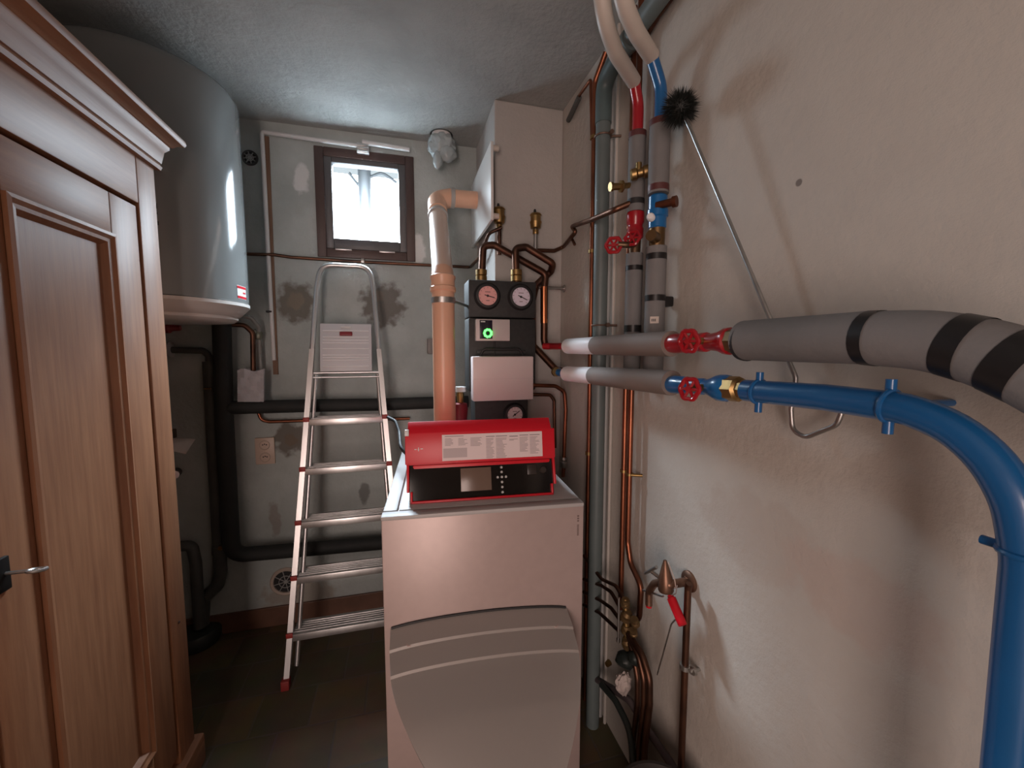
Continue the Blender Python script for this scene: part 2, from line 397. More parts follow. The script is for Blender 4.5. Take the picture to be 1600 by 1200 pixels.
def w_door(y0, y1, lock):
    d = MB().box(WF - .024, WF - .004, y0, y0 + .11, DZ0, DZ1, .003).box(WF - .024, WF - .004, y1 - .11, y1, DZ0, DZ1, .003).build('door', PINE_V, wd)
    MB().box(WF - .024, WF - .0045, y0 + .11, y1 - .11, DZ1 - .105, DZ1, .003).box(WF - .024, WF - .0045, y0 + .11, y1 - .11, DZ0, DZ0 + .13, .003).build('door_rail', PINE_H, d)
    MB().box(WF - .024, WF - .014, y0 + .11, y1 - .11, DZ0 + .13, DZ1 - .105).build('door_panel', PINE_V, d)
    a0, a1, c0, c1 = y0 + .11, y1 - .11, DZ0 + .13, DZ1 - .105
    m = MB(); loops = []
    for o_, h in ((0, -.006), (0, .006), (.008, .008), (.016, .002), (.024, .001), (.032, -.010), (.034, -.014)):
        loops.append([m.bm.verts.new(p) for p in ((WF + h - .002, a0 + o_, c0 + o_), (WF + h - .002, a1 - o_, c0 + o_), (WF + h - .002, a1 - o_, c1 - o_), (WF + h - .002, a0 + o_, c1 - o_))])
    for i in range(len(loops) - 1):
        for k in range(4): m.bm.faces.new((loops[i][k], loops[i][(k + 1) % 4], loops[i + 1][(k + 1) % 4], loops[i + 1][k]))
    m.build('panel_moulding', PINE_V, d, smooth=False)
    return d
dr = w_door(D0, D1, True); w_door(WY0 + .10, D0 - .004, False)
lk = onp(4, 898, 0, WF)
MB().box(WF - .006, WF + .002, lk.y - .014, lk.y + .014, lk.z - .032, lk.z + .030, .002).build('lock_plate', mat('dark_iron', (.02, .018, .017), .5, .8), dr)
k = MB().tube([(WF, lk.y + .004, lk.z), (WF + .034, lk.y + .004, lk.z)], .0035, 0, 8)
k.ring((WF + .046, lk.y + .004, lk.z), (0, .2, 1), .012, .003, 20, 6); k.build('key', STEEL, dr)
MB().lathe([(0, .005), (.0025, .003)], (WF + .001, 1.455, .54), (1, 0, 0), 10).build('knot', mat('dark_knot', (.05, .02, .012), .6), wd)

# ------------------------------------------------------------------ hot water tank
TC = Vector((-.89, 1.88, 0)); TR = .29
tk = thing('water_heater', 'large white cylindrical hot water tank hung high behind the wardrobe', 'water heater', (TC.x, TC.y, 1.5))
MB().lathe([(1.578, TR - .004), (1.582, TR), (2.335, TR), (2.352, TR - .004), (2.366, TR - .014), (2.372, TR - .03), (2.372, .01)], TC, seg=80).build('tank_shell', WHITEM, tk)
MB().lathe([(1.500, .16), (1.506, .235), (1.516, .248), (1.526, .25), (1.528, .256), (1.545, .272), (1.562, .288), (1.566, TR + .002), (1.578, TR + .002)], TC, seg=72).build('bottom_cover', mat('tank_bottom', (.62, .58, .55), .35), tk)
def on_tank(px, py, rad=TR):
    d = sight(px, py); c = TC.xy - CAM.xy; a = d.xy.dot(d.xy); bb = -2 * d.xy.dot(c); q = bb * bb - 4 * a * (c.dot(c) - rad * rad)
    t = (-bb - math.sqrt(max(q, 0))) / (2 * a); return CAM + d * t
def tank_patch(m, a0, a1, z0, z1, rad):
    n = 8; vs = [[m.bm.verts.new((TC.x + math.cos(a0 + (a1 - a0) * i / n) * rad, TC.y + math.sin(a0 + (a1 - a0) * i / n) * rad, z)) for z in (z0, z1)] for i in range(n + 1)]
    for i in range(n): m.bm.faces.new((vs[i][0], vs[i + 1][0], vs[i + 1][1], vs[i][1]))
q0 = on_tank(371, 462); a0 = math.atan2(q0.y - TC.y, q0.x - TC.x); q1 = on_tank(384, 462); a1 = math.atan2(q1.y - TC.y, q1.x - TC.x)
m = MB(); tank_patch(m, a0, a1, 1.594, 1.645, TR + .0008); lab = m.build('maker_sticker', mat('sticker_white', (.75, .75, .75), .4), tk)
m = MB(); tank_patch(m, a0, a1, 1.634, 1.643, TR + .0014); tank_patch(m, a0, a1, 1.596, 1.605, TR + .0014)
tank_patch(m, a0 + (a1 - a0) * .55, a1 - (a1 - a0) * .1, 1.616, 1.622, TR + .0014); m.build('red_bars', REDP, lab)
m = MB()
for y0, y1, xx in ((318, 326, 245), (332, 335, 246), (346, 352, 248), (376, 378, 244), (395, 397, 243)):
    q0 = on_tank(xx, y0); qa = on_tank(236, y0); q1 = on_tank(xx, y1)
    tank_patch(m, math.atan2(qa.y - TC.y, qa.x - TC.x), math.atan2(q0.y - TC.y, q0.x - TC.x), q1.z, q0.z, TR + .0008)
m.build('text_mark', mat('print_black', (.02, .02, .02), .5), tk)
MB().box(TC.x - .12, TC.x + .12, TC.y + TR - .06, YB - .001, 1.70, 1.76).box(TC.x - .12, TC.x + .12, TC.y + TR - .06, YB - .001, 2.18, 2.24).build('wall_bracket', STEEL, tk)

# ------------------------------------------------------------------ step ladder, folded, leaning on the back wall
LX0, LX1, LY0, LYT, LZT = -.494, -.04, 1.772, 2.135, 1.80
lad = thing('step_ladder', 'folded aluminium step ladder with five treads leaning on the back wall', 'ladder', (-.27, 1.80, 0))
def lp(u, z, d=0.0):      # u 0..1 left to right, z height, d behind the stile plane
    t = z / LZT; xl = -.494 + .126 * t - 0.0; xr = -.006 - .128 * t
    return Vector((xl + (xr - xl) * u, LY0 + (LYT - LY0) * t + d, z))
def stile(u):
    m = MB()
    for z0, z1 in ((.03, 1.40),):
        a, c = lp(u, z0), lp(u, z1); hw = .0105
        pts = []
        for p in (a, c):
            pts += [p + Vector((-hw, -.012, 0)), p + Vector((hw, -.012, 0)), p + Vector((hw, .012, 0)), p + Vector((-hw, .012, 0))]
        m.hexa(pts)
    return m
for u in (0, 1):
    stile(u).build('stile', ALU, lad)
    a = lp(u, 0.0); MB().box(a.x - .016, a.x + .016, a.y - .020, a.y + .016, 0, .042, .004).build('foot', mat('red_foot_rubber', (.22, .02, .018), .6), lad)
hp = [lp(0, 1.68), lp(.03, 1.795), lp(.97, 1.795), lp(1, 1.68)]
MB().tube([lp(0, 1.36, -.001)] + hp + [lp(1, 1.36, -.001)], .0115, .075, 14).build('top_hoop', ALU, lad)
for i, z in enumerate((.205, .428, .650, .872, 1.084)):
    a, c = lp(0, z), lp(1, z); dp = .085
    t = MB(); x0, x1 = a.x + .010, c.x - .010
    t.box(x0, x1, a.y - .012, a.y + dp, z - .004, z + .002, .001)
    t.box(x0, x1, a.y - .016, a.y - .010, z - .026, z + .003, .0015)
    for g in range(5): t.box(x0, x1, a.y + .004 + g * .016, a.y + .009 + g * .016, z + .002, z + .0035)
    tr_ = t.build('tread', ALU, lad)
    j = MB()
    for p in (a, c): j.box(p.x - .013, p.x + .013, p.y - .019, p.y - .011, z - .008, z + .012, .002)
    j.build('joint_cap', mat('red_joint', (.30, .03, .025), .5), tr_)
# top platform folded up
zp = 1.29; a, c = lp(0, zp), lp(1, zp); pw = .113; cx = (a.x + c.x) / 2
tilt = Matrix.Translation((cx, a.y + .005, zp + .006)) @ Matrix.Rotation(-.20, 4, 'X')
pf = MB().box(-pw, pw, -.006, .006, 0, .225, .003, tilt)
pl = pf.build('platform', mat('platform_plastic', (.56, .57, .60), .45), lad)
rb = MB()
for zz in (.022, .052, .064, .076, .105, .132, .146, .160, .190): rb.box(-pw + .012, pw - .012, -.012, -.005, zz - .0018, zz + .0018, .001, tilt)
rb.build('rib_pattern', mat('rib_plastic', (.82, .83, .85), .4), pl)
MB().box(-.028, .028, -.0135, -.005, .166, .186, .0042, tilt, 3).build('maker_badge', mat('dark_red_badge', (.22, .02, .03), .4), pl)
MB().box(-.022, .022, -.0125, -.005, .203, .212, .002, tilt).build('printed_mark', PVC, pl)
MB().tube([a + Vector((0, .012, 0)), c + Vector((0, .012, 0))], .006, 0).tube([a + Vector((.0, .0, -.02)), c + Vector((0, .0, -.02))], .004, 0).build('hinge_rod', ALU, lad)
m = MB()
for u in (.06, .94):
    m.tube([lp(u, .06, .03), lp(u, 1.28, .03)], .009, 0, 10)
m.build('rear_frame', ALU, lad)

# ------------------------------------------------------------------ boiler
BR = math.radians(-4.36)
bo = thing('boiler', 'silver floor-standing heating boiler with open red control flap', 'boiler', (-.06, 1.045, 0), BR)
BW, BD, BH = .535, .70, .98
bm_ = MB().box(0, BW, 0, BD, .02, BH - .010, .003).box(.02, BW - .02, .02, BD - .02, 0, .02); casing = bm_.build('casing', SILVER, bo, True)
MB().box(-.001, BW + .001, -.001, .035, BH - .012, BH, .004).build('front_strip', COVER, bo, True)
MB().box(0, .036, .040, BD, BH - .012, BH, .003).box(.040, BW, .040, BD, BH - .012, BH, .003).build('top_cover', COVER, bo, True)
# control unit: red housing, dark glossy fascia, raised flap with instruction sheet
cu = MB().box(.072, .470, .105, .34, BH - .005, BH + .098, .006).build('control_housing', REDP, bo, True)
tl = Matrix.Translation((0, .068, BH + .002)) @ Matrix.Rotation(-.30, 4, 'X')
fx0, fx1, fh = .064, .474, .108
fr_ = MB().box(fx0 + .004, fx1 - .004, 0, .05, 0, .007, .002, tl).box(fx0 - .006, fx0 + .001, 0, .05, .030, fh, .002, tl).box(fx1 - .001, fx1 + .006, 0, .05, .030, fh, .002, tl)
fr_.box(fx0 + .004, fx0 + .010, 0, .05, 0, .032, .002, tl).box(fx1 - .010, fx1 - .004, 0, .05, 0, .032, .002, tl).box(fx0 - .006, fx1 + .006, 0, .05, fh - .005, fh, .002, tl)
fr_.build('fascia_frame', REDP, cu, True)
fa = MB().box(fx0 + .001, fx1 - .001, .010, .05, .005, fh - .004, 0, tl).build('fascia', mat('smoked_gloss', (.010, .008, .007), .10, 0, spec=.4), cu, True)
MB().box(.205, .292, .0085, .012, .024, .088, .001, tl).build('display', mat('display_glass', (.15, .10, .075), .25), fa, True)
for x, z in ((.322, .085), (.322, .072), (.322, .058), (.310, .058), (.334, .058), (.322, .044), (.322, .030), (.322, .016)):
    MB().lathe([(0, .0042), (.003, .0034)], tl @ Vector((x, .010, z)), tl.to_3x3() @ Vector((0, -1, 0)), 12).build('button', STEEL, fa, True)
MB().box(.398, .424, .0085, .012, .060, .088, .001, tl).lathe([(0, .010), (.003, .009)], tl @ Vector((.445, .010, .072)), tl.to_3x3() @ Vector((0, -1, 0)), 16).build('socket_port', mat('port_dark', (.03, .022, .018), .3), fa, True)
t2 = Matrix.Translation((0, .092, BH + .104)) @ Matrix.Rotation(-.16, 4, 'X')
fl = MB().box(fx0 - .009, fx1 + .006, 0, .010, 0, .086, .002, t2)
t3 = t2 @ Matrix.Translation((0, 0, .085)) @ Matrix.Rotation(-.62, 4, 'X')
fl.box(fx0 - .002, fx1 - .003, 0, .008, 0, .040, .002, t3); flap = fl.build('control_flap', REDP, cu, True)
sh = MB().box(.155, .442, -.0012, .001, .006, .078, 0, t2).build('instruction_sheet', mat('pink_paper', (.74, .62, .62), .55), flap, True)
b = MB(); rnd = random.Random(3)
def tline(x0, x1, z, h=.0010): b.box(x0, x1, -.0016, -.0010, z, z + h, 0, t2)
for (x0, x1, zs) in ((.163, .19, 6), (.20, .226, 6), (.234, .268, 7), (.278, .302, 17), (.306, .338, 17), (.375, .40, 13), (.405, .434, 15)):
    for i in range(zs):
        z = .066 - i * .0036
        if i == 0 and x0 > .27: tline(x0, x1 + .001, z + .002, .0018)
        else: tline(x0, x0 + (x1 - x0) * rnd.uniform(.55, 1), z)
tline(.345, .37, .066, .002); tline(.345, .37, .058); tline(.345, .358, .055); tline(.163, .215, .0725, .0014)
b.build('printed_text', mat('print_grey', (.16, .13, .14), .6), sh, True)
MB().box(.158, .224, -.0017, -.001, .014, .040, 0, t2).build('printed_diagram', mat('print_pale', (.50, .42, .43), .6), sh, True)
b = MB().box(.080, .086, -.0012, .001, .040, .042, 0, t2).box(.089, .093, -.0012, .001, .0395, .0415, 0, t2).box(.096, .103, -.0012, .001, .041, .043, 0, t2).box(.090, .092, -.0012, .001, .036, .046, 0, t2)
b.build('warning_symbol', mat('print_white', (.8, .75, .75), .5), flap, True)
MB().box(fx0 - .010, fx0 + .002, -.003, .006, .078, .096, .002, t2).build('hinge_clip', PVC, flap, True)
# vertical lettering at the right edge of the casing
b = MB(); z = .945
for w_, n_ in ((.011, 3), (.0065, 8)):
    for i in range(n_):
        b.box(BW - .0185, BW - .0135, -.0006, .001, z - w_ * .38, z); z -= w_ * .62
    z -= .006
b.build('vertical_lettering', mat('print_brown', (.16, .11, .10), .5), casing, True)
# burner hood: sloped arched cover rounding towards the camera
def hood_pt(v, u):       # v outwards, u -1..1
    d = [(-.002, 0), (.10, .045), (.34, .135)]
    out = v * .36
    w = .236 * (1 - max(0, (v - .16) / .84) ** 1.9 * .72)
    cx = .252 + .016 * v
    zz = .672 - .40 * out - .35 * max(0, out - .2) ** 1.3 + .014 * (1 - u * u) - .004 * abs(u) ** 7
    return Vector((cx + u * w, -out, zz))
hd = MB(); NU, vs = 28, []
steps = [(0.0, .015), (.145, .015), (.148, .008), (.155, .008), (.285, .008), (.288, 0.001), (.325, 0)] + [(.325 + .675 * i / 22, 0) for i in range(1, 23)]
for v, lift in steps:
    row = []
    for k in range(NU + 1):
        p = hood_pt(v, -1 + 2 * k / NU); p.z += lift; row.append(hd.bm.verts.new(p))
    vs.append(row)
for i in range(len(vs) - 1):
    for k_ in range(NU): hd.bm.faces.new((vs[i][k_], vs[i][k_ + 1], vs[i + 1][k_ + 1], vs[i + 1][k_]))
rim = [r_[0] for r_ in vs] + vs[-1][1:-1] + [r_[-1] for r_ in vs[::-1]]
mid_ = [hd.bm.verts.new((.26 + (v.co.x - .26) * .975, v.co.y * .97, v.co.z - .022)) for v in rim]
low = [hd.bm.verts.new((.26 + (v.co.x - .26) * .55, v.co.y * .55, v.co.z - .22)) for v in rim]
for q0, q1 in ((rim, mid_), (mid_, low)):
    for i in range(len(rim) - 1): hd.bm.faces.new((q0[i], q0[i + 1], q1[i + 1], q1[i]))
hood = hd.build('burner_hood', SILVER_D, bo, True)
MB().tube([hood_pt(0, -.99 + 1.98 * k / 24) + Vector((0, -.002, .016)) for k in range(25)], .0032, 0, 8).build('hood_shadow_line', BLACKP, hood, True)  # black strip drawn in for the gap shadow along the hood's top edge
b = MB()
for u in (-.80, .80):
    p = hood_pt(.13, u); b.lathe([(0, .008), (.0025, .007)], p + Vector((0, 0, .0115)), (0, -.3, 1), 16)
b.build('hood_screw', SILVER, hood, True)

# ------------------------------------------------------------------ flue and its wall plate
FX, FYL, r_ = .147, 1.50, .040
fl_ = thing('flue_pipe', 'peach plastic flue pipe rising behind the boiler to the chimney', 'flue pipe', (FX, FYL, BH))
MB().tube([(FX, FYL, BH), (FX, FYL, 1.64), (FX + .002, FYL + .035, 1.675)], r_, .05, 28).build('lower_section', FLUE, fl_)
MB().tube([(FX + .002, FYL + .02, 1.657), (FX + .026, 1.975, 2.048)], r_ - .001, 0, 28).build('upper_section', mat('pale_flue_plastic', (.72, .56, .46), .32, 0, (.66, .51, .42), 3), fl_)
MB().tube([(FX + .024, 1.935, 2.015), (FX + .028, 2.03, 2.10), (FX + .10, 2.03, 2.118)], r_ + .003, .055, 28).build('elbow', FLUE, fl_)
MB().tube([(FX + .08, 2.03, 2.116), (XK - .02, 2.03, 2.118)], r_, 0, 28).build('outlet_section', FLUE, fl_)
MB().lathe([(0, r_ + .002), (.004, r_ + .006), (.016, r_ + .006), (.02, r_ + .002), (.045, r_ + .002), (.049, r_ + .005), (.057, r_ + .005), (.061, r_)], (FX, FYL, 1.60), (0, .10, 1), 28).build('socket_ring', FLUE, fl_)
MB().lathe([(0, r_ - .002), (.004, r_ + .006), (.02, r_ + .006), (.024, r_ - .002)], (FX + .09, 2.03, 2.117), (1, 0, 0), 28).build('seal_ring', mat('grey_seal', (.42, .40, .38), .4), fl_)
MB().lathe([(-.01, r_), (-.005, r_ + .005), (.008, r_ + .005), (.013, r_)], (FX + .022, 1.905, 1.988), (0.05, .75, .66), 28).build('seal_ring', mat('grey_seal', (.42, .40, .38), .4), fl_)
MB().lathe([(0, r_ + .003), (.020, r_ + .003)], (FX, FYL, 1.562), (0, 0, 1), 28).tube([(FX + .04, FYL + .01, 1.572), (FX + .075, 1.60, 1.575), (.268, 1.70, 1.575)], .006, .02).build('pipe_bracket', STEEL, fl_)
wp = thing('flue_wall_plate', 'white square cover plate on the chimney side where the flue enters', 'cover plate', (XK - .02, 1.90, 1.95))
c = [onp(740, 262, 0, XK - .03), onp(768, 250, 0, XK - .03), onp(768, 345, 0, XK - .03), onp(741, 371, 0, XK - .03)]
MB().box(XK - .034, XK - .022, 1.70, 2.19, 1.93, 2.24, .002).build('plate', mat('plate_white', (.72, .71, .69), .45), wp)
b = MB()
for y in (1.715, 2.17):
    for z in (1.95, 2.22): b.lathe([(0, .012), (.026, .012)], (XK - .024, y, z), (1, 0, 0), 14)
b.build('standoff', WHITEP, wp)

# ------------------------------------------------------------------ pump station on the chimney
FY = 1.66
ps = thing('pump_station', 'black foam-cased solar pump station with two dial gauges on the chimney', 'pump station', (.414, YK, 1.06))
MB().box(0.2634, 0.5505, FY, YK, 1.5285, 1.6784, .006).build('top_shell', EPP, ps)
MB().box(0.2634, 0.5505, FY + .004, YK, 1.2244, 1.5253, .006).box(0.2945, 0.5033, FY - .004, FY + .01, 1.3786, 1.3947, .003).build('body_shell', EPP, ps)
MB().box(0.287, 0.5204, FY + .012, YK, 1.0627, 1.2201, .008).build('bottom_shell', EPP, ps)
def gauge(cx, cz, R0, y, face, ang, bez):
    g = MB().lathe([(0, R0 + .017), (.004, R0 + .016), (.010, R0 + .010), (.013, R0 + .009), (.014, R0 + .004), (.015, R0), (.009, R0), (.009, .001)], (cx, y, cz), (0, -1, 0), 40).build('gauge', bez, ps)
    MB().lathe([(0, R0), (.0100, R0), (.0101, .001)], (cx, y, cz), (0, -1, 0), 36).build('dial', face, g)
    n_ = MB(); rt = Matrix.Translation((cx, y - .0110, cz)) @ Matrix.Rotation(ang, 4, 'Y')
    n_.box(-R0 * .35, R0 * .75, -.001, .0005, -.0016, .0016, 0, rt).lathe([(0, .005), (.003, .004)], (cx, y - .0100, cz), (0, -1, 0), 12)
    n_.build('needle', BLACKP, g)
    t_ = MB()
    for i in range(11):
        a = -math.radians(225) + math.radians(270) * i / 10
        t_.box(R0 * .78, R0 * .93, -.0006, .0004, -.0006, .0006, 0, Matrix.Translation((cx, y - .0103, cz)) @ Matrix.Rotation(a, 4, 'Y'))
    t_.box(-R0 * .28, R0 * .28, -.0006, .0004, -.0012, .0012, 0, Matrix.Translation((cx, y - .0103, cz + R0 * .4)))
    t_.box(-R0 * .18, R0 * .18, -.0006, .0004, -.0012, .0012, 0, Matrix.Translation((cx, y - .0103, cz - R0 * .5)))
    t_.build('dial_marks', mat('mark_brown', (.12, .07, .07), .5), g)
    return g
gauge(0.3406, 1.6142, 0.0385, FY, mat('dial_pink', (.80, .42, .40), .35), .25, BLACKP)['label'] = 'left gauge with reddish dial'
gauge(0.4809, 1.6142, 0.0385, FY, mat('dial_lilac', (.74, .68, .78), .35), .42, BLACKP)['label'] = 'right gauge with pale lilac dial'
gauge(0.4583, 1.1216, 0.0332, FY + .012, mat('dial_white', (.72, .68, .68), .35), -.65, BLACKP)['label'] = 'lower pressure gauge with white dial'
du = MB().box(0.2892, 0.4306, FY - .022, FY + .006, 1.4322, 1.52, .003).build('pump_display', GREYBOX, ps)
MB().box(0.3041, 0.3566, FY - .0235, FY - .020, 1.4407, 1.5157, .001).build('display_window', mat('display_dark', (.02, .018, .03), .2), du)
MB().ring((0.3373, FY - .025, 1.4632), (0, 1, 0), .0145, .0042, 36, 8, .0012, 9).build('status_ring', mat('green_led', (.05, .8, .1), .4, emit=((.08, 1, .10), 2.2)), du)
MB().box(0.3084, 0.3267, FY - .0242, FY - .023, 1.5071, 1.5114).build('printed_mark', PVC, du)
MB().tube([(0.3695, FY - .004, 1.4322), (0.3695, FY - .006, 1.3678)], .003, 0, 8).build('cable', BLACKP, ps)
cb = MB().box(0.2699, 0.5237, FY - .052, FY - .002, 1.19, 1.37, .006).build('controller_box', mat('controller_white', (.66, .58, .57), .42), ps)
MB().box(0.2699, 0.5237, FY - .0528, FY - .050, 1.2785, 1.2795).build('cover_seam', GREYBOX, cb)
MB().tube([(0.3053, FY - .01, 1.3678), (0.3212, FY - .02, 1.4), (0.3962, FY - .02, 1.3978), (0.4713, FY - .015, 1.4), (0.4927, FY - .01, 1.3678)], .005, .02, 8).build('carry_handle', BLACKP, ps)

# risers on top of the station
def nut(m, c, ax=(0, 0, 1), r=.02, h=.03):
    m.lathe([(0, r * .9), (.002, r), (h * .45, r), (h * .5, r * .82), (h * .55, r), (h - .002, r), (h, r * .85)], c, ax, 6 if r < .012 else 12)
yr = 1.715
p0 = Y(752, 437, yr); rA = thing('copper_riser', 'dark copper pipe from the left station outlet dropping to the red pipe', 'pipe', p0)
pts = [(p0.x, yr, 1.675), Y(755, 384, yr), Y(772, 383, yr), Y(853, 428, yr), Y(851, 445, yr), Y(850, 530, yr), Y(852, 541, yr), Y(872, 541, yr)]
MB().tube(pts, .015, .03).build('pipe', COPPER_D, rA)
b = MB(); nut(b, (p0.x, yr, 1.679), r=.024, h=.05); b.build('union_nut', BRASS, rA)
a_, c_ = Y(850, 448, yr), Y(850, 505, yr); MB().tube([a_, c_], .0157, 0).build('bright_section', mat('bright_copper', (.75, .28, .13), .3, 1), rA)
p1 = Y(803, 437, yr); rB = thing('copper_riser', 'dark copper pipe from the right station outlet running to the blue pipe', 'pipe', p1)
pts = [(p1.x, yr - .038, 1.675), Y(805, 388, yr - .038), Y(822, 386, yr - .038), Y(864, 412, yr - .045), Y(861, 424, yr), Y(838, 445, yr + .05), Y(832, 470, yr + .07), Y(833, 540, yr + .07), Y(868, 577, yr), Y(880, 580, yr - .038)]
MB().tube(pts, .015, .022).build('pipe', COPPER_D, rB)
b = MB(); nut(b, (p1.x, yr - .038, 1.679), r=.024, h=.05); b.build('union_nut', BRASS, rB)
# wall anchor behind
tag(MB().tube([K(842, 449, .05), K(880, 451, .05)], .007, 0).lathe([(0, .016), (.005, .016)], K(880, 451, .05), (1, 0, 0), 16).build('wall_anchor', STEEL), 'steel stub anchor between the pump station and the right wall', 'bracket')

# air vents
def air_vent(px, ytop, ymid, ylow, off, label, drop):
    a, m_, c_ = K(px, ytop, off), K(px, ymid, off), K(px, ylow, off)
    t = thing('air_vent', label, 'air vent', (a.x, a.y, c_.z), group='air vents above the pump station')
    h = a.z - m_.z
    MB().lathe([(0, .009), (.004, .022), (h * .35, .024), (h * .4, .026), (h * .48, .026), (h * .5, .022), (h * .85, .022), (h * .9, .026), (h, .022)], (a.x, a.y, m_.z), (0, 0, 1), 24).build('brass_body', BRASS, t)
    MB().lathe([(0, .005), (.012, .006), (.02, .004)], (a.x - .004, a.y, a.z - .002), (0, 0, 1), 12).build('cap', BLACKP, t)
    MB().tube([(a.x, a.y, m_.z + .01), (a.x, a.y, c_.z)], .009, 0).build('stem', STEEL if drop else COPPER_D, t)
    b = MB(); nut(b, (a.x, a.y, m_.z - .022), r=.013, h=.02); b.build('nut', BRASS, t)
air_vent(780, 325, 350, 398, .03, 'left brass air vent, nearer the white flue plate', False)
air_vent(837, 334, 358, 391, .03, 'right brass air vent, on the steel stem over the side pipe', True)
q = MB().tube([K(833, 391, .03), K(866, 392, .03), K(880, 386, .02), R(893, 370, .03), R(900, 362, .03), R(893, 354, .03), R(905, 350, .05), R(925, 343, .105), R(960, 328, .105), R(984, 318, .065)], .0085, .022)
q.tube([R(898, 382, .02), R(894, 374, .02)], .006, 0); tag(q.build('vent_pipe', COPPER_D), 'thin dark pipe with a kink from right air vent to insulated riser', 'pipe')

# ------------------------------------------------------------------ pipes on the back wall
h = [B(388, 397, .02), B(428, 398, .02), B(455, 402, .02), B(560, 409, .02), B(725, 417, .02)]
hp_ = thing('wall_pipe', 'thin dark copper pipe crossing the back wall under the window', 'pipe', h[0])
e_ = Vector((XK - .04, 2.15, h[-1].z))
MB().tube([Vector((-.78, h[0].y, h[0].z))] + h + [Vector((XK - .04, h[-1].y, h[-1].z)), Vector((XK - .035, 1.95, h[-1].z + .0)), Vector((XK - .03, 1.76, h[-1].z + .06)), Vector((XK + .02, 1.735, h[-1].z + .08))], .0075, .03).build('pipe', COPPER_D, hp_)
c = B(567, 408, .02); MB().box(c.x - .008, c.x + .008, c.y - .012, YB, c.z - .010, c.z + .012, .002).build('pipe_clip', STEEL, hp_)
# white cable conduits
cv = thing('cable_conduit', 'white cable conduit running up the back wall and over the window', 'conduit', B(427, 566))
MB().tube([B(428, 563, .015), B(409, 206, .015), B(566, 229, .03)], .0095, .012).build('conduit', PVC, cv)
c = B(421, 487, .015); MB().box(c.x - .012, c.x + .012, c.y - .012, YB, c.z - .004, c.z + .004).build('clip', BLACKP, cv)
tag(MB().tube([B(566, 222, .035), B(640, 234, .035)], .011, 0).build('cable_conduit', PVC), 'short white conduit piece at the upper right of the window', 'conduit')
lt = thing('window_latch', 'small silver latch block above the middle of the window', 'latch', B(567, 240))
c = B(567, 231, .03); MB().box(c.x - .028, c.x + .028, c.y - .006, YB - .006, c.z - .026, c.z + .020, .002).build('latch_body', ALU, lt)
b = MB()
for i in range(3): b.box(c.x - .026, c.x + .026, c.y - .012, c.y - .005, c.z - .022 + i * .014, c.z - .015 + i * .014, .001)
b.build('latch_slot', STEEL, lt)
a_, c_ = B(417, 214), B(432, 585)
tag(MB().hexa([Vector((c_.x - .012, YB - .008, c_.z)), Vector((c_.x + .010, YB - .008, c_.z)), Vector((c_.x + .010, YB, c_.z)), Vector((c_.x - .012, YB, c_.z)), Vector((a_.x - .012, YB - .008, a_.z)), Vector((a_.x + .010, YB - .008, a_.z)), Vector((a_.x + .010, YB, a_.z)), Vector((a_.x - .012, YB, a_.z))]).build('wood_strip', PLANK, smooth=False), 'narrow brown wooden strip beside the white conduit on the back wall', 'strip')

# round vents
def grille(px, py, R0, label, rim=None):
    c = B(px, py); t = thing('vent_grille', label, 'vent', (c.x, YB, c.z - R0))
    MB().lathe([(0, R0), (.006, R0), (.010, R0 * .93), (.008, R0 * .78), (0, R0 * .76)], (c.x, YB, c.z), (0, -1, 0), 36).build('rim', rim or mat('grille_cream', (.46, .38, .32), .5), t)
    MB().lathe([(0, R0 * .77), (.002, R0 * .77)], (c.x, YB, c.z), (0, -1, 0), 36).build('dark_opening', BLACKP, t)
    b = MB()
    for k_ in range(4):
        a = PI * k_ / 4 + .2; d = Vector((math.cos(a), 0, math.sin(a))) * R0 * .78
        b.tube([Vector((c.x, YB - .007, c.z)) - d, Vector((c.x, YB - .007, c.z)) + d], .0022, 0, 6)
    b.ring((c.x, YB - .007, c.z), (0, 1, 0), R0 * .42, .002, 24, 6)
    b.lathe([(0, .010), (.005, .008)], (c.x, YB - .005, c.z), (0, -1, 0), 12).build('spokes', mat('grille_spoke', (.34, .34, .33), .5), t)
grille(447, 908, .073, 'round cream vent grille low on the back wall behind the ladder')
grille(391, 247, .034, 'small dark round vent high on the wall beside the tank', mat('grille_dark', (.06, .065, .065), .5))

# wall socket
c = B(415, 704); so = thing('wall_socket', 'cream double wall socket left of the ladder', 'socket', (c.x, YB, c.z - .07))
pl_ = MB().box(c.x - .043, c.x + .043, YB - .011, YB, c.z - .066, c.z + .066, .004).build('face_plate', mat('socket_cream', (.58, .46, .38), .4), so)
b = MB(); hmb = MB()
for dz in (.029, -.031):
    b.ring((c.x, YB - .011, c.z + dz), (0, 1, 0), .022, .0025, 24, 6)
    for dx, dd in ((-.008, .006), (0, .009), (.008, .006)): hmb.lathe([(0, .0032), (.0008, .0032)], (c.x + dx, YB - .0112, c.z + dz + dd - .004), (0, -1, 0), 10)
b.build('outlet_rim', mat('socket_rim', (.50, .40, .33), .4), pl_); hmb.build('pin_hole', BLACKP, pl_)

c = B(672, 541); tag(MB().box(c.x - .016, c.x + .016, YB - .04, YB, c.z - .04, c.z + .04, .004).build('wall_box', mat('box_greybrown', (.20, .18, .17), .5)), 'small grey-brown box on the back wall just left of the flue pipe', 'box')
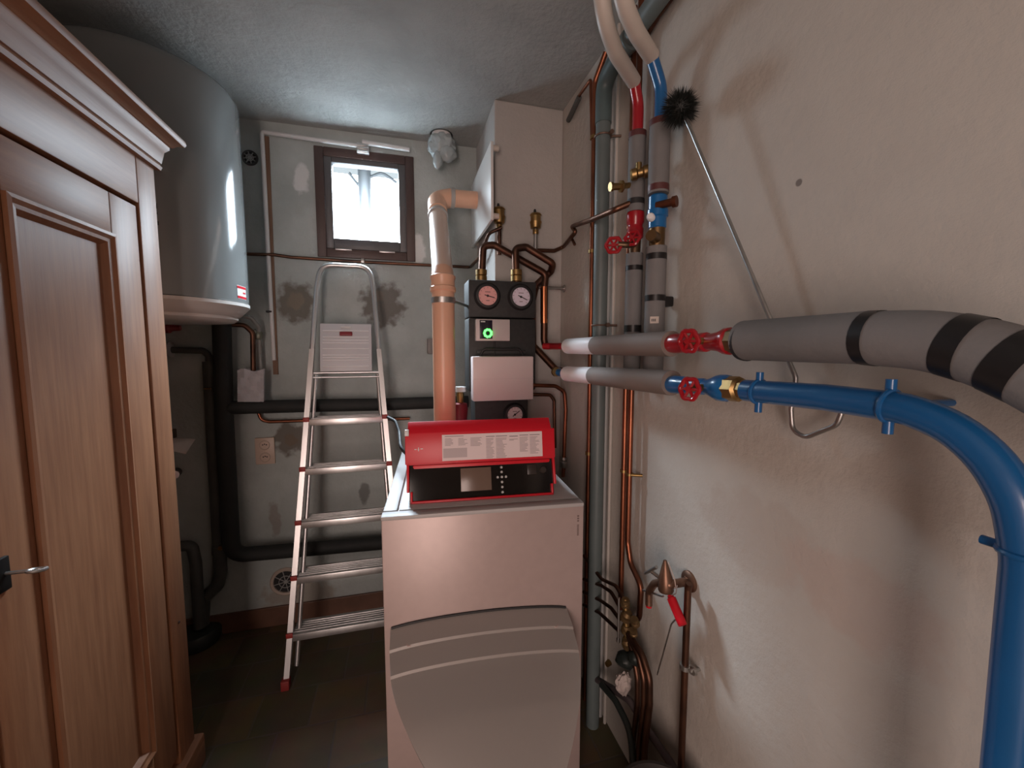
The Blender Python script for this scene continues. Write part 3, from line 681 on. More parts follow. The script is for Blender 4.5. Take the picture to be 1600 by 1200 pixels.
# black insulated pipes
YI = YB - .095
def bl(px, py, y=YI): return Y(px, py, y)
bi = thing('insulated_pipe', 'thick black foam-insulated pipe running down from under the tank and along low wall', 'pipe', (bl(360, 700).x, YI, .3))
MB().tube([bl(346, 492), bl(350, 640), bl(362, 868), bl(600, 848), Vector((.10, YI, bl(600, 848).z - .01))], [.037, .033], .07, 22).build('foam_sleeve', RUBBER, bi)
b2_ = MB().tube([bl(358, 637, YI - .0), bl(480, 634, YI), bl(600, 632, YI), bl(682, 629, YI), Vector((.33, YI, bl(690, 629, YI).z))], .031, .05, 20)
tag(b2_.build('insulated_pipe', RUBBER), 'horizontal black foam-insulated pipe crossing behind the ladder to the flue', 'pipe')
q = MB().tube([B(404, 645, .03), B(408, 656, .03), B(420, 659, .03), B(480, 657, .03), B(600, 655, .03), B(640, 654, .03)], .008, .03)
tag(q.build('copper_tube', COPPER), 'thin copper tube just below the horizontal black insulated pipe', 'pipe')
q = MB().tube([bl(358, 507, 2.14), bl(382, 508, 2.14), bl(395, 520, 2.14), bl(396, 600, 2.14)], .011, .03)
tag(q.build('copper_tube', COPPER_D), 'dark copper bend beside the thick black pipe under the tank', 'pipe')
gp = thing('tank_drain_pipe', 'thin grey pipe with brass-green elbow leading from the tank bottom', 'pipe', bl(408, 590, 2.17))
MB().tube([bl(362, 492, 2.12), bl(392, 496, 2.12), bl(404, 510, 2.15), bl(405, 530, 2.17), bl(409, 600, 2.17)], .009, .02).build('pipe', mat('grey_tube', (.22, .23, .22), .4), gp)
b = MB(); c = bl(404, 524, 2.165); b.lathe([(-.02, .012), (-.012, .018), (.012, .018), (.02, .012)], c, (.1, 0, 1), 12).lathe([(0, .012), (.03, .012)], c, (-.5, -.3, .6), 12); b.build('elbow_fitting', mat('old_brass', (.20, .22, .18), .45, .6), gp)
# paper bag over the pipe ends
b = MB(); P = [[bl(371 + (412 - 371) * i / 8, 578 + (628 - 578) * j / 8 - (2 * math.sin(i * .9) if j == 0 else 0), 2.10 + .006 * math.sin(i * 1.7 + j) - .005 * math.cos(j * 2.1 - i)) for j in range(9)] for i in range(9)]
F_ = [[b.bm.verts.new(p) for p in row] for row in P]; G_ = [[b.bm.verts.new(p + Vector((0, .035 - .02 * abs(i - 4) / 4, 0))) for p in row] for i, row in enumerate(P)]
for i in range(8):
    for j in range(8):
        b.bm.faces.new((F_[i][j], F_[i + 1][j], F_[i + 1][j + 1], F_[i][j + 1])); b.bm.faces.new((G_[i][j], G_[i][j + 1], G_[i + 1][j + 1], G_[i + 1][j]))
for i in range(8):
    b.bm.faces.new((F_[i][8], F_[i + 1][8], G_[i + 1][8], G_[i][8]))
for j in range(8):
    b.bm.faces.new((F_[0][j], F_[0][j + 1], G_[0][j + 1], G_[0][j])); b.bm.faces.new((F_[8][j + 1], F_[8][j], G_[8][j], G_[8][j + 1]))
tag(b.build('paper_bag', mat('crumpled_paper', (.46, .46, .49), .7, bump=.4, bscale=30)), 'small crumpled grey paper bag hung over pipe ends above the black pipe', 'bag')

# old drain pipes in the left corner
dp = thing('drain_pipe', 'old dark grey drain pipe rising left of the thick black pipe', 'drain pipe', bl(322, 985, 2.17))
yD = 2.189
MB().tube([bl(240, 546, yD), bl(318, 548, yD), bl(326, 556, yD), bl(327, 575, yD)], .015, .02, 14).build('branch', DRAIN_D, dp)
MB().tube([bl(327, 565, yD), bl(334, 700, yD), bl(345, 895, yD), bl(340, 915, yD), bl(318, 935, yD), bl(316, 985, yD)], .028, .03, 18).build('pipe', DRAIN_D, dp)
b = MB(); c = bl(343, 858, yD); b.lathe([(-.02, .0305), (.02, .0305)], c, (.05, 0, 1), 20); b.build('coupling', DRAIN_D, dp)
b = MB(); c = bl(345, 856, yD - .035); b.lathe([(0, .012), (.008, .010)], c, (0, -1, 0), 12); c = bl(325, 607, yD - .03); b.box(c.x - .014, c.x + .014, c.y - .008, c.y, c.z - .003, c.z + .003); b.build('clip_screw', BRASS, dp)
b = MB().lathe([(0, .028), (.006, .036), (.028, .036), (.032, .026)], bl(256, 546, yD), (1, 0, 0), 20); b.build('pipe_collar', mat('collar_grey', (.34, .34, .33), .5), dp)
tr_ = thing('floor_trap', 'dark drain trap on the floor in the left corner', 'trap', Z(310, 1000, 0))
c = Z(308, 1003, 0); 
MB().lathe([(0, .095), (.01, .10), (.05, .10), (.065, .09), (.075, .05), (.075, .01)], c, (0, 0, 1), 28).build('trap_body', mat('trap_dark', (.02, .025, .022), .5), tr_)
q = MB().tube([bl(262, 855, 2.15), bl(300, 852, 2.15), bl(306, 880, 2.15), bl(312, 980, 2.15)], .024, .03, 16)
tag(q.build('drain_branch', DRAIN_D), 'short grey branch pipe bending down to the floor trap', 'pipe')
q = bl(268, 742, 2.17); vt = thing('small_valve', 'small greenish valve stub on the wall behind the wardrobe edge', 'valve', q)
MB().lathe([(0, .02), (.02, .02), (.025, .012), (.06, .012)], Vector((q.x, YB, q.z)), (0, -1, 0), 16).build('valve_body', DRAIN_D, vt); MB().lathe([(0, .018), (.012, .018)], Vector((q.x + .012, YB - .055, q.z)), (.6, -.8, .2), 10).build('valve_cap', STEEL, vt)
b = MB(); pp = [bl(240, 683, 2.0), bl(305, 686, 2.03), bl(290, 709, 1.90), bl(238, 698, 1.88)]
b.hexa([p - Vector((0, 0, .0015)) for p in pp] + pp); sht = tag(b.build('paper_sheet', mat('paper_beige', (.50, .42, .37), .7), smooth=False), 'pale sheet of paper lying on a shelf behind the wardrobe edge', 'paper')
tag(MB().box(-1.24, -1.02, 1.84, YB, pp[0].z - .045, pp[0].z - .005, .002).build('small_shelf', mat('shelf_brown', (.09, .06, .045), .6)), 'small dark wall shelf mostly hidden behind the wardrobe', 'shelf')
b = MB().lathe([(0, .024), (.05, .024), (.06, .015), (.09, .012)], bl(244, 512, 2.14), (1, 0, 0), 14); tag(b.build('red_valve', mat('dull_red', (.22, .02, .02), .5)), 'dull red valve stub directly under the tank', 'valve')

# bag-wrapped lamp on the ceiling
c = Y(690, 232, 2.13)
def crump(d): return 1 + .16 * noise.noise(d * 2.3) + .10 * noise.noise(d * 6.0) + .05 * abs(noise.noise(d * 11))
BAGM = mat('milky_plastic', (.46, .52, .53), .28, 0, (.36, .41, .42), 16, coat=.3, alpha=.93)
bw = thing('wrapped_lamp', 'ceiling lamp wrapped in a crumpled translucent plastic bag', 'lamp', (c.x, 2.13, c.z + .06))
MB().ball((c.x, 2.13, c.z + .012), .066, 4, (1, .85, 1.0), crump).ball((c.x - .022, 2.10, c.z - .07), .03, 3, (.75, .7, 1.45), crump).ball((c.x + .025, 2.10, c.z - .035), .045, 3, (.95, .7, .9), crump).build('plastic_bag', BAGM, bw)
MB().lathe([(0, .045), (.03, .05), (ZC - c.z - .05, .055)], (c.x, 2.13, c.z + .05), (0, 0, 1), 24).build('lamp_base', PVC, bw)

# red expansion valve beside the flue
c = Y(720, 640, 1.68); sv = thing('safety_valve', 'brass safety valve with red body between flue and pump station', 'valve', (c.x, 1.68, c.z - .06))
MB().lathe([(0, .026), (.05, .030), (.07, .026), (.075, .012)], (c.x, 1.68, c.z - .045), (0, 0, 1), 20).build('red_body', mat('dark_red', (.20, .01, .02), .4), sv)
MB().lathe([(0, .013), (.035, .016), (.045, .012)], (c.x - .002, 1.68, c.z + .03), (0, 0, 1), 14).lathe([(0, .012), (.05, .012)], (c.x, 1.68, c.z - .095), (0, 0, 1), 12).build('brass_neck', BRASS, sv)
MB().lathe([(0, .022), (.02, .022)], (c.x, 1.68, c.z + .075), (0, 0, 1), 14).build('cap', PVC, sv)
MB().tube([Vector((c.x, 1.68, BH)), Vector((c.x, 1.68, c.z - .04))], .009, 0).build('stem', COPPER_D, sv)

# small copper tubes from the station to the boiler
q = MB().tube([Y(832, 602, 1.66), Y(868, 603, 1.66), Y(882, 612, 1.66), Y(884, 640, 1.66), Y(880, 745, 1.66)], .0085, .035)
ct = thing('copper_tube', 'bright copper tube from the station down behind the boiler corner', 'pipe', Y(880, 745, 1.66)); q.build('tube', COPPER, ct)
c = Y(881, 722, 1.66); b = MB(); b.lathe([(-.025, .013), (-.02, .017), (.0, .017), (.005, .012), (.012, .016), (.022, .012)], c, (0, 0, 1), 12); b.build('fitting', STEEL, ct)
q = MB().tube([Y(825, 616, 1.67), Y(860, 617, 1.67), Y(866, 626, 1.67), Y(867, 700, 1.67), Vector((Y(867, 700, 1.67).x, 1.67, .97))], .0075, .02)
tag(q.build('dark_tube', COPPER_D), 'thin dark tube left of the bright copper tube at the station', 'pipe')
q = MB().tube([Y(606, 652, 1.6), Y(618, 658, 1.55), Y(624, 675, 1.5), Y(626, 700, 1.40), Vector((.03, 1.37, BH + .05))], .006, .05, 10)
tag(q.build('black_cable', BLACKP), 'black cable arching from the ladder side to the red control unit', 'cable')

# ------------------------------------------------------------------ vertical pipes on the right wall
def vert(px0, py0, px1, py1, off): return [R(px0, py0, off), R(px1, py1, off)]
# grey drain pipe and its run under the ceiling
oD = .055
a_ = R(942, 230, oD); dn = thing('soil_pipe', 'grey-green plastic drain pipe in the right corner, elbowed along the ceiling', 'drain pipe', (a_.x, a_.y, 0))
zt = R(945, 112, oD).z
MB().tube([(a_.x, a_.y, 0.0), (a_.x, a_.y, zt - .10)], .024, 0, 22).build('downpipe', DRAIN, dn)
MB().tube([(a_.x, a_.y, zt - .16), (a_.x, a_.y, zt - .03), R(968, 84, oD)], .0265, .06, 22).build('elbow', mat('elbow_plastic', (.10, .145, .15), .38), dn)
s0, s1 = R(962, 92, oD), R(1008, 30, oD); dr_ = (s1 - s0).normalized(); dr_.z = 0; dr_.normalize()
s1 = s0 + Vector((0, -1, .03)) * 1.3
MB().tube([s0, s1], .026, 0, 22).build('ceiling_run', DRAIN, dn)
MB().lathe([(0, .031), (.05, .031)], R(972, 80, oD), (0, -1, .03), 22).build('socket', DRAIN, dn)
b = MB()
for py in (215, 508):
    q = R(941, py, oD); b.ring((a_.x, a_.y, q.z), (0, 0, 1), .0265, .003, 24, 6); b.tube([(a_.x + .02, a_.y - .01, q.z), (XR, a_.y - .02, q.z)], .004, 0)
    b.lathe([(0, .007), (.012, .007)], (a_.x + .012, a_.y - .028, q.z), (0, -1, 0), 10)
b.build('pipe_clip', mat('rusty_clip', (.20, .13, .10), .5, .6), dn)
# conduit to the right of it
c0 = R(953, 300, .012)
tag(MB().tube([(c0.x, c0.y, .0), (c0.x, c0.y, ZC)], .009, 0).build('wall_conduit', mat('grey_conduit', (.42, .42, .41), .45)), 'thin grey conduit on the wall right of the grey drain pipe', 'conduit')
c0 = R(962, 300, .008)
tag(MB().tube([(c0.x, c0.y, .0), (c0.x, c0.y, ZC)], .006, 0).build('wall_conduit', mat('cream_conduit', (.52, .49, .45), .5)), 'thinner cream conduit painted like the wall, beside grey conduit', 'conduit')
# copper to the left of the drain pipe
c0 = R(928, 220, .035); cp = thing('copper_pipe', 'tall copper pipe directly left of the grey drain pipe', 'pipe', (c0.x, c0.y, 0))
MB().tube([(c0.x, c0.y, .0), (c0.x, c0.y, R(930, 128, .035).z), (c0.x + .015, c0.y - .05, R(930, 128, .035).z + .07)], .0095, .03).build('pipe', COPPER, cp)
b = MB()
for py in (216, 392, 712):
    q = R(927, py, .035); b.lathe([(-.006, .0135), (.006, .0135)], (c0.x, c0.y, q.z), (0, 0, 1), 16); b.tube([(c0.x, c0.y + .0, q.z), (XR, c0.y, q.z)], .004, 0, 8)
b.build('pipe_clip', BRASS, cp)
q = MB().tube([R(925, 216, .03), R(923, 124, .03), R(906, 148, .03), R(889, 186, .01)], .006, .012, 10)
tag(q.build('copper_tube', COPPER), 'thin copper tube hooking back near the ceiling at the chimney', 'pipe')
q = MB().tube([R(905, 152, .03), R(888, 188, .012)], .010, 0); tag(q.build('grey_sleeve', DRAIN_D), 'short dark sleeve on the hooked copper tube near the chimney', 'sleeve')
# copper pair
def pair(px, off, label, pts=None):
    c0 = R(px, 600, off); return c0
c1 = R(977, 640, .03); c2 = R(986, 640, .03)
ca = thing('copper_pipe', 'left copper pipe of the pair behind the insulated risers', 'pipe', (c1.x, c1.y, .5), group='copper pair')
cb_ = thing('copper_pipe', 'right copper pipe of the pair, bending aside near the tap', 'pipe', (c2.x, c2.y, .5), group='copper pair')
zm = R(977, 960, .03).z
MB().tube([(c1.x, c1.y, zm), (c1.x, c1.y, 2.40)], .0085, 0).build('pipe', COPPER, ca)
t_ = R(985, 880, .03); k1, k2, k3 = R(1002, 915, .03), R(999, 965, .03), R(988, 976, .03)
MB().tube([k3, k2, k1, t_, (c2.x, c2.y, t_.z + .06), (c2.x, c2.y, 2.42)], .0085, .04).build('pipe', COPPER, cb_)
q = R(986, 742, .03); MB().lathe([(-.004, .012), (.004, .012)], (c1.x, c1.y, q.z), (0, 0, 1), 14).lathe([(-.004, .012), (.004, .012)], (c2.x, c2.y, q.z), (0, 0, 1), 14).tube([(c2.x, c2.y - .01, q.z), (XR, c2.y - .025, q.z)], .005, 0).build('pipe_clip', BRASS, cb_)
# far thin pipes along the ceiling edge
for i, (o1, zz, r0, lab) in enumerate(((.030, 2.335, .010, 'upper thin copper pipe running along the ceiling edge'), (.022, 2.300, .008, 'lower thin copper pipe running along the ceiling edge'))):
    tag(MB().tube([(XR - o1, 1.12 + .02 * i, zz - .02), (XR - o1, 1.05, zz), (XR - o1, -.3, zz + .05)], r0, .05).build('copper_tube', COPPER_D), lab, 'pipe', 'ceiling edge copper pipes')

# two insulated risers with valves
def taper_band(m, c, r, h): m.lathe([(-h / 2, r), (h / 2, r)], c, (0, 0, 1), 24, False)
def riser(pxs, off, rad, paint, white, top, label, name, bands, gap, low):
    a = R(pxs, 215 if off > .05 else 215, off); x, y = a.x, a.y
    t = thing(name, label, 'pipe', (x, y, low)); zf = lambda py: onp(pxs, py, 0, x).z
    return t, x, y, zf
oL, oR_ = .045, .050
# left (red)
aL = R(996, 215, oL); xL, yL = aL.x, aL.y; zL = lambda py: R(996, py, oL).z
rl = thing('heating_riser', 'left grey-insulated riser with red valve and white upper end', 'pipe', (xL, yL, zL(600)))
rw = .0135
b1 = Vector((xL, yL, zL(165))); 
up = [Vector((xL, yL, zL(225))), Vector((xL, yL, zL(150))), onp(990, 127, 0, xL - .01)]
bendL = [Vector((xL, yL, zL(165))), onp(991, 128, 1, yL - .015), onp(962, 82, 1, yL - .10), onp(944, 30, 1, yL - .16), onp(937, -40, 1, yL - .19)]
MB().tube([Vector((xL, yL, zL(230)))] + bendL[:2] + [lerp(bendL[1], bendL[2], .15)], .0155, .07, 18).build('red_section', RED, rl)
MB().tube([lerp(bendL[1], bendL[2], .02)] + bendL[2:], .0195, .10, 20).build('white_section', WHITEP, rl)
MB().tube([(xL, yL, zL(208)), (xL, yL, zL(330))], .024, 0, 24).build('upper_insulation', FOAM, rl)
MB().tube([(xL, yL, zL(395)), (xL, yL, zL(590))], .0245, 0, 24).build('lower_insulation', FOAM, rl)
b = MB()
for py, hh in ((418, .014), (513, .020)): taper_band(b, (xL, yL, zL(py)), .0252, hh)
b.build('tape_band', TAPE, rl)
b = MB(); taper_band(b, (xL, yL, zL(212)), .0250, .016); b.build('maroon_band', TAPE_M, rl)
b = MB(); taper_band(b, (xL, yL, zL(315)), .0248, .016); b.build('dark_band', BLACKP, rl)
vz0, vz1 = zL(372), zL(328); hv = vz1 - vz0
vb = MB().lathe([(0, .018), (.004, .023), (hv * .35, .024), (hv * .42, .021), (hv * .5, .021), (hv * .58, .025), (hv * .92, .025), (hv, .018)], (xL, yL, vz0), (0, 0, 1), 20).build('red_valve', RED, rl)
b = MB().lathe([(0, .016), (zL(368) - zL(398), .018)], (xL, yL, zL(398)), (0, 0, 1), 16).tube([Vector((xL, yL, zL(380))), R(985, 383, .09), R(966, 382, .12)], .0085, .02).build('valve_spindle', mat('dark_brass', (.16, .10, .06), .45, .9), rl)
MB().wheel(R(959, 383, .13), Vector((-.55, -.8, .1)), .021, .0048).build('handwheel', RED, b)
MB().wheel(R(988, 372, .085), Vector((-.7, -.6, .3)), .021, .0045).build('handwheel', RED, b)
# brass side valves on the left riser
q0 = R(984, 290, .06); b = MB().tube([Vector((xL, yL, q0.z)), R(968, 291, .10)], .008, 0)
ax = (R(962, 290, .11) - Vector((xL, yL, q0.z))).normalized(); e0 = R(975, 291, .085)
b.lathe([(0, .010), (.006, .017), (.012, .017), (.016, .010), (.034, .010), (.036, .013), (.044, .013)], e0, ax, 8); b.build('brass_tap', BRASS, rl)
q0 = R(998, 271, .07); b = MB().lathe([(-.022, .012), (-.018, .016), (-.006, .016), (-.002, .012), (.01, .012), (.014, .017), (.026, .017), (.03, .012)], q0 + Vector((.0, 0, 0)), Vector((.85, -.5, .15)), 10).lathe([(0, .008), (.028, .008)], q0, (0, 0, 1), 10); b.build('brass_valve', BRASS, rl)
# right (blue)
aR = R(1031, 215, oR_); xR_, yR_ = aR.x, aR.y; zR = lambda py: R(1031, py, oR_).z
rr_ = thing('heating_riser', 'right grey-insulated riser with blue valve and white upper end', 'pipe', (xR_, yR_, zR(600)))
bendR = [Vector((xR_, yR_, zR(140))), onp(1018, 88, 1, yR_ - .012), onp(994, 50, 1, yR_ - .07), onp(976, 10, 1, yR_ - .11), onp(966, -45, 1, yR_ - .14)]
MB().tube([Vector((xR_, yR_, zR(205)))] + bendR[:2] + [lerp(bendR[1], bendR[2], .1)], .0155, .07, 18).build('blue_section', BLUE, rr_)
MB().tube([bendR[1]] + bendR[2:], .0195, .10, 20).build('white_section', WHITEP, rr_)
MB().tube([(xR_, yR_, zR(190)), (xR_, yR_, zR(302))], .0265, 0, 24).build('upper_insulation', FOAM, rr_)
MB().tube([(xR_, yR_, zR(384)), (xR_, yR_, zR(600))], .0265, 0, 24).build('lower_insulation', FOAM, rr_)
b = MB(); taper_band(b, (xR_, yR_, zR(194)), .0272, .016); taper_band(b, (xR_, yR_, zR(294)), .0272, .016); b.build('maroon_band', TAPE_M, rr_)
b = MB(); taper_band(b, (xR_, yR_, zR(400)), .0272, .016); taper_band(b, (xR_, yR_, zR(465)), .0272, .016); b.box(xR_ + .015, xR_ + .045, yR_ - .02, yR_ + .01, zR(478), zR(462), .004); b.build('tape_band', TAPE, rr_)
vz0, vz1 = zR(356), zR(304); hv = vz1 - vz0
MB().lathe([(0, .020), (.003, .023), (hv * .33, .023), (hv * .36, .027), (hv * .55, .027), (hv * .58, .024), (hv * .95, .024), (hv, .02)], (xR_, yR_, vz0), (0, 0, 1), 18).build('blue_valve', BLUE_F, rr_)
b = MB(); q0 = R(1050, 316, .04); b.lathe([(-.04, .010), (0, .010), (.002, .014), (.012, .014)], q0, Vector((.55, -.8, 0)), 14); b.build('copper_plug', COPPER, rr_)
b = MB(); q0 = R(1016, 338, .085); b.lathe([(-.012, .010), (0, .010), (.004, .007)], q0, Vector((-.6, -.5, .1)), 12); b.build('white_cap', SLEEVE, rr_)
b = MB().lathe([(0, .020), (zR(356) - zR(390), .021)], (xR_, yR_, zR(388)), (0, 0, 1), 14).lathe([(0, .013), (.015, .016), (.05, .014)], Vector((xR_, yR_, zR(372))), Vector((-.75, -.6, 0)), 12); b.build('brass_valve', mat('old_brass_valve', (.22, .14, .07), .42, 1), rr_)
q0 = R(1017, 500, .078); n0 = Vector((-.55, -.80, 0)).normalized(); s0 = Vector((.8, -.55, 0)).normalized()
c = Vector((xR_, yR_, zR(500))) + n0 * .0273
b = MB().hexa([c + s0 * sx * .011 + n0 * d_ + Vector((0, 0, z_)) for z_ in (-.009, .009) for sx, d_ in ((-1, 0), (1, 0), (1, .001), (-1, .001))]); lb = b.build('paper_tag', mat('tag_paper', (.66, .58, .52), .6), rr_, smooth=False)
b = MB()
for i in range(3): b.hexa([c + s0 * (-.006 + .004 * i + sx * .0013) + n0 * d_ + Vector((0, 0, z_)) for z_ in (-.004, .003) for sx, d_ in ((-1, .0008), (1, .0008), (1, .0014), (-1, .0014))])
b.build('tag_print', mat('print_tag', (.1, .09, .09), .6), lb, smooth=False)

# ------------------------------------------------------------------ horizontal heating pipes along the right wall
oH = .115
def H(px, py): return R(px, py, oH)
hr = thing('heating_pipe', 'upper pipe with white and brown insulation, red valve, and thick grey black-taped sleeve', 'pipe', H(1050, 560))
a0 = H(866, 541); a1 = H(888, 541); a2 = H(1055, 537); dirn = (a2 - a1).normalized(); zU = a1.z
MB().tube([Y(850, 541, 1.63), H(862, 541), H(895, 541)], .0135, .02, 16).build('red_pipe', RED, hr)
w0, w1, w2 = H(888, 541), H(932, 540), H(1050, 537)
def step(p, d): return p + dirn * d
MB().tube([w0, w1], .028, 0, 26).build('white_sleeve', SLEEVE, hr)
MB().lathe([(0, .0295), ((w2 - w1).length, .0295)], w1, dirn, 26).build('brown_insulation', FOAM_B, hr)
r0, r1, r2 = H(1046, 537), H(1095, 534), H(1165, 532)
L = (r2 - r0).length; ax = (r2 - r0).normalized()
MB().lathe([(0, .020), (L * .12, .0225), (L * .22, .021), (L * .32, .016), (L * .42, .0145), (L * .5, .0145)], r0, ax, 22).build('red_adapter', RED, hr)
MB().lathe([(L * .46, .0145), (L * .48, .020), (L * .55, .020), (L * .57, .016), (L * .72, .020), (L * .80, .026), (L * .84, .026), (L * .87, .020)], r0, ax, 16).build('red_valve', RED, hr)
MB().lathe([(L * .84, .019), (L * .86, .024), (L * .93, .024), (L * .95, .019), (L * 1.08, .018)], r0, ax, 8).build('brass_nut', mat('aged_brass', (.20, .13, .06), .5, .7), hr)
wc = H(1106, 533) + Vector((-.045, 0, .0)); b = MB().tube([H(1108, 533), wc], .007, 0).build('spindle', BRASS, hr)
MB().wheel(wc, (1, .25, .1), .021, .0048).build('handwheel', RED, b)
# thick grey sleeve, bending down to the right of the picture
g0, g1 = H(1163, 533), H(1400, 524); gp_ = [g0, H(1330, 527), onp(1480, 541, 0, XR - oH)]
gy = onp(1480, 541, 0, XR - oH)
sl = [H(1163, 532), H(1350, 528), H(1440, 531), H(1500, 541), H(1560, 558), H(1610, 578), H(1700, 622)]
sl += [Vector((sl[-1].x, .05, 1.29)), Vector((sl[-1].x, -.25, 1.22)), Vector((sl[-1].x, YR, 1.20))]
path = MB().path(sl, .2)
MB().tube(sl, .0355, .2, 30).build('grey_sleeve', FOAM, hr)
b = MB()
def band_at(y, w_, tlt=0):
    for i in range(len(path) - 1):
        if path[i].y >= y > path[i + 1].y:
            t = (path[i].y - y) / (path[i].y - path[i + 1].y); p = lerp(path[i], path[i + 1], t); d = (path[i + 1] - path[i]).normalized()
            b.lathe([(-w_ / 2, .0363), (w_ / 2, .0363)], p, (d + Vector((0, 0, tlt))).normalized(), 30, False)
for px, w_ in ((1347, .016), (1490, .022), (1580, .026)):
    y = onp(px, 530, 0, XR - oH - .02).y; band_at(y, w_)
b.build('tape_band', TAPE, hr)
MB().lathe([(0, .028), (.004, .035), (.012, .0362)], g0 + Vector((0, .004, 0)), (0, -1, 0), 28).build('tape_end', BLACKP, hr)

hb = thing('cooling_pipe', 'lower pipe with white and brown insulation, blue fittings and blue bend to the floor', 'pipe', H(1050, 620))
w0, w1, w2 = H(886, 584), H(928, 587), H(1050, 600); d2 = (w2 - w0).normalized()
MB().tube([Y(872, 579, 1.63), H(874, 582), H(895, 585)], .015, .02, 16).build('blue_stub', BLUE_F, hb)
MB().lathe([(0, .019), (.014, .019)], H(870, 581), -(d2), 16).build('collar', BRASS, hb)
MB().tube([w0, w1], .028, 0, 26).build('white_sleeve', SLEEVE, hb)
MB().lathe([(0, .0290), ((w2 - w1).length, .0290)], w1, d2, 26).build('brown_insulation', FOAM_B, hb)
r0, r2 = H(1044, 600), H(1166, 609); L = (r2 - r0).length; ax = (r2 - r0).normalized()
MB().lathe([(0, .018), (L * .1, .0205), (L * .25, .0195), (L * .40, .0155), (L * .44, .017), (L * .52, .017), (L * .55, .014)], r0, ax, 20).build('blue_adapter', BLUE_F, hb)
MB().lathe([(L * .52, .014), (L * .58, .016), (L * .64, .020), (L * .72, .026), (L * .80, .026), (L * .86, .019)], r0, ax, 16).build('blue_valve', BLUE_F, hb)
MB().lathe([(L * .80, .019), (L * .82, .0235), (L * .93, .0235), (L * .95, .018), (L * 1.1, .0175)], r0, ax, 8).build('brass_nut', BRASS, hb)
wc = H(1107, 607) + Vector((-.045, 0, 0)); b = MB().tube([H(1108, 604), wc], .007, 0).build('spindle', BRASS, hb)
MB().wheel(wc, (1, .25, -.1), .021, .0045).build('handwheel', RED, b)
zb = H(1166, 610).z; y0b = H(1166, 610).y
pth = [H(1166, 610), H(1290, 621), H(1415, 638), H(1490, 667), H(1552, 720), H(1592, 790), H(1607, 880)]
yv = pth[-1].y; pth.append(Vector((pth[-1].x, yv - .012, .0)))
MB().tube(pth, .0195, .12, 26).build('blue_pipe', BLUE, hb)
b = MB()
for (px, py), ax in (((1186, 612), (0, -1, -.05)), ((1390, 634), (0, -1, -.1)), ((1606, 866), (0, 0, -1))):
    q = H(px, py); b.ring(q, ax, .0195, .0035, 26, 8)
    if ax[1]:
        b.tube([q + Vector((0, 0, .018)), q + Vector((0, 0, .034))], .006, 0, 10).tube([q - Vector((0, 0, .018)), q - Vector((0, 0, .036))], .006, 0, 10)
        b.tube([q + Vector((.018, 0, 0)), Vector((XR, q.y, q.z))], .005, 0, 8)
    else:
        b.tube([q + Vector((0, .018, 0)), q + Vector((0, .034, 0))], .005, 0, 10).tube([q + Vector((.018, 0, 0)), Vector((XR, q.y, q.z))], .005, 0, 8)
b.build('pipe_clamp', BLUE, hb)

# ------------------------------------------------------------------ chimney brush hung behind the pipes
br = thing('chimney_brush', 'black bristle chimney brush on a long steel rod with loop handle, hung on right wall', 'brush', R(1275, 685, .03))
hc = R(1063, 168, .070); r0_ = R(1078, 200, .06); r1_ = R(1200, 490, .035)
rod = MB().tube([hc, r0_, r1_, R(1244, 590, .03), R(1236, 640, .03), R(1238, 672, .03), R(1258, 684, .03), R(1308, 664, .03), R(1316, 642, .03), R(1306, 610, .03)], .0042, .022, 10)
rod.build('rod_handle', STEEL, br)
b = MB(); rnd = random.Random(5)
dr0 = (hc - r0_).normalized()
b.ball(hc, .028, 3)
for i in range(1500):
    d = Vector((rnd.gauss(0, 1), rnd.gauss(0, 1), rnd.gauss(0, 1))).normalized(); ln = rnd.uniform(.036, .052)
    if d.dot(dr0) > .8: ln += rnd.uniform(0, .012)
    x_, y_, _ = frame_of(d); s_ = .0013; e_ = hc + d * ln + Vector((0, 0, -.004))
    if e_.x > XR - .006: continue
    v = [b.bm.verts.new(hc + d * .012 + x_ * s_), b.bm.verts.new(hc + d * .012 - x_ * s_ * .5 + y_ * s_), b.bm.verts.new(hc + d * .012 - x_ * s_ * .5 - y_ * s_), b.bm.verts.new(e_)]
    for f in ((0, 1, 3), (1, 2, 3), (2, 0, 3)): b.bm.faces.new([v[k] for k in f])
b.build('bristles', mat('black_bristle', (.012, .014, .012), .6), br)

# ------------------------------------------------------------------ tap group low on the right wall
tp = thing('wall_tap', 'old bronze garden tap with conical bonnet on the right wall', 'tap', R(1060, 905, 0))
TB = mat('tap_bronze', (.32, .19, .13), .42, .9, (.18, .10, .07), 18)
w_ = R(1078, 908, 0); oT = .065; s_ = R(1050, 906, oT); body = R(1040, 908, oT)
MB().lathe([(0, .027), (.006, .027), (.010, .022), (.012, .014)], Vector((XR, w_.y, w_.z)), (-1, 0, 0), 24).tube([Vector((XR - .01, w_.y, w_.z)), Vector((XR - oT, w_.y + .0, w_.z)), body], .011, .02, 16).build('rosette', TB, tp)
c = R(1040, 903, oT)
MB().lathe([(-.035, .018), (-.03, .020), (.0, .018), (.02, .012), (.04, .006), (.046, .004)], c, (0, .1, 1), 16).tube([body, R(1022, 912, oT), R(1014, 925, oT), R(1014, 945, oT)], .010, .02, 14).build('tap_body', TB, tp)
MB().lathe([(0, .009), (.012, .008)], R(1014, 942, oT), (0, 0, -1), 12).build('red_cap', REDP, tp)
b = MB().tube([R(1030, 902, oT), R(1016, 891, oT + .01)], .005, 0, 8).tube([R(1008, 896, oT + .01), R(1026, 886, oT + .01)], .0045, 0, 8).tube([R(1005, 922, oT), R(1036, 932, oT)], .003, 0, 8); b.build('tap_lever', STEEL, tp)
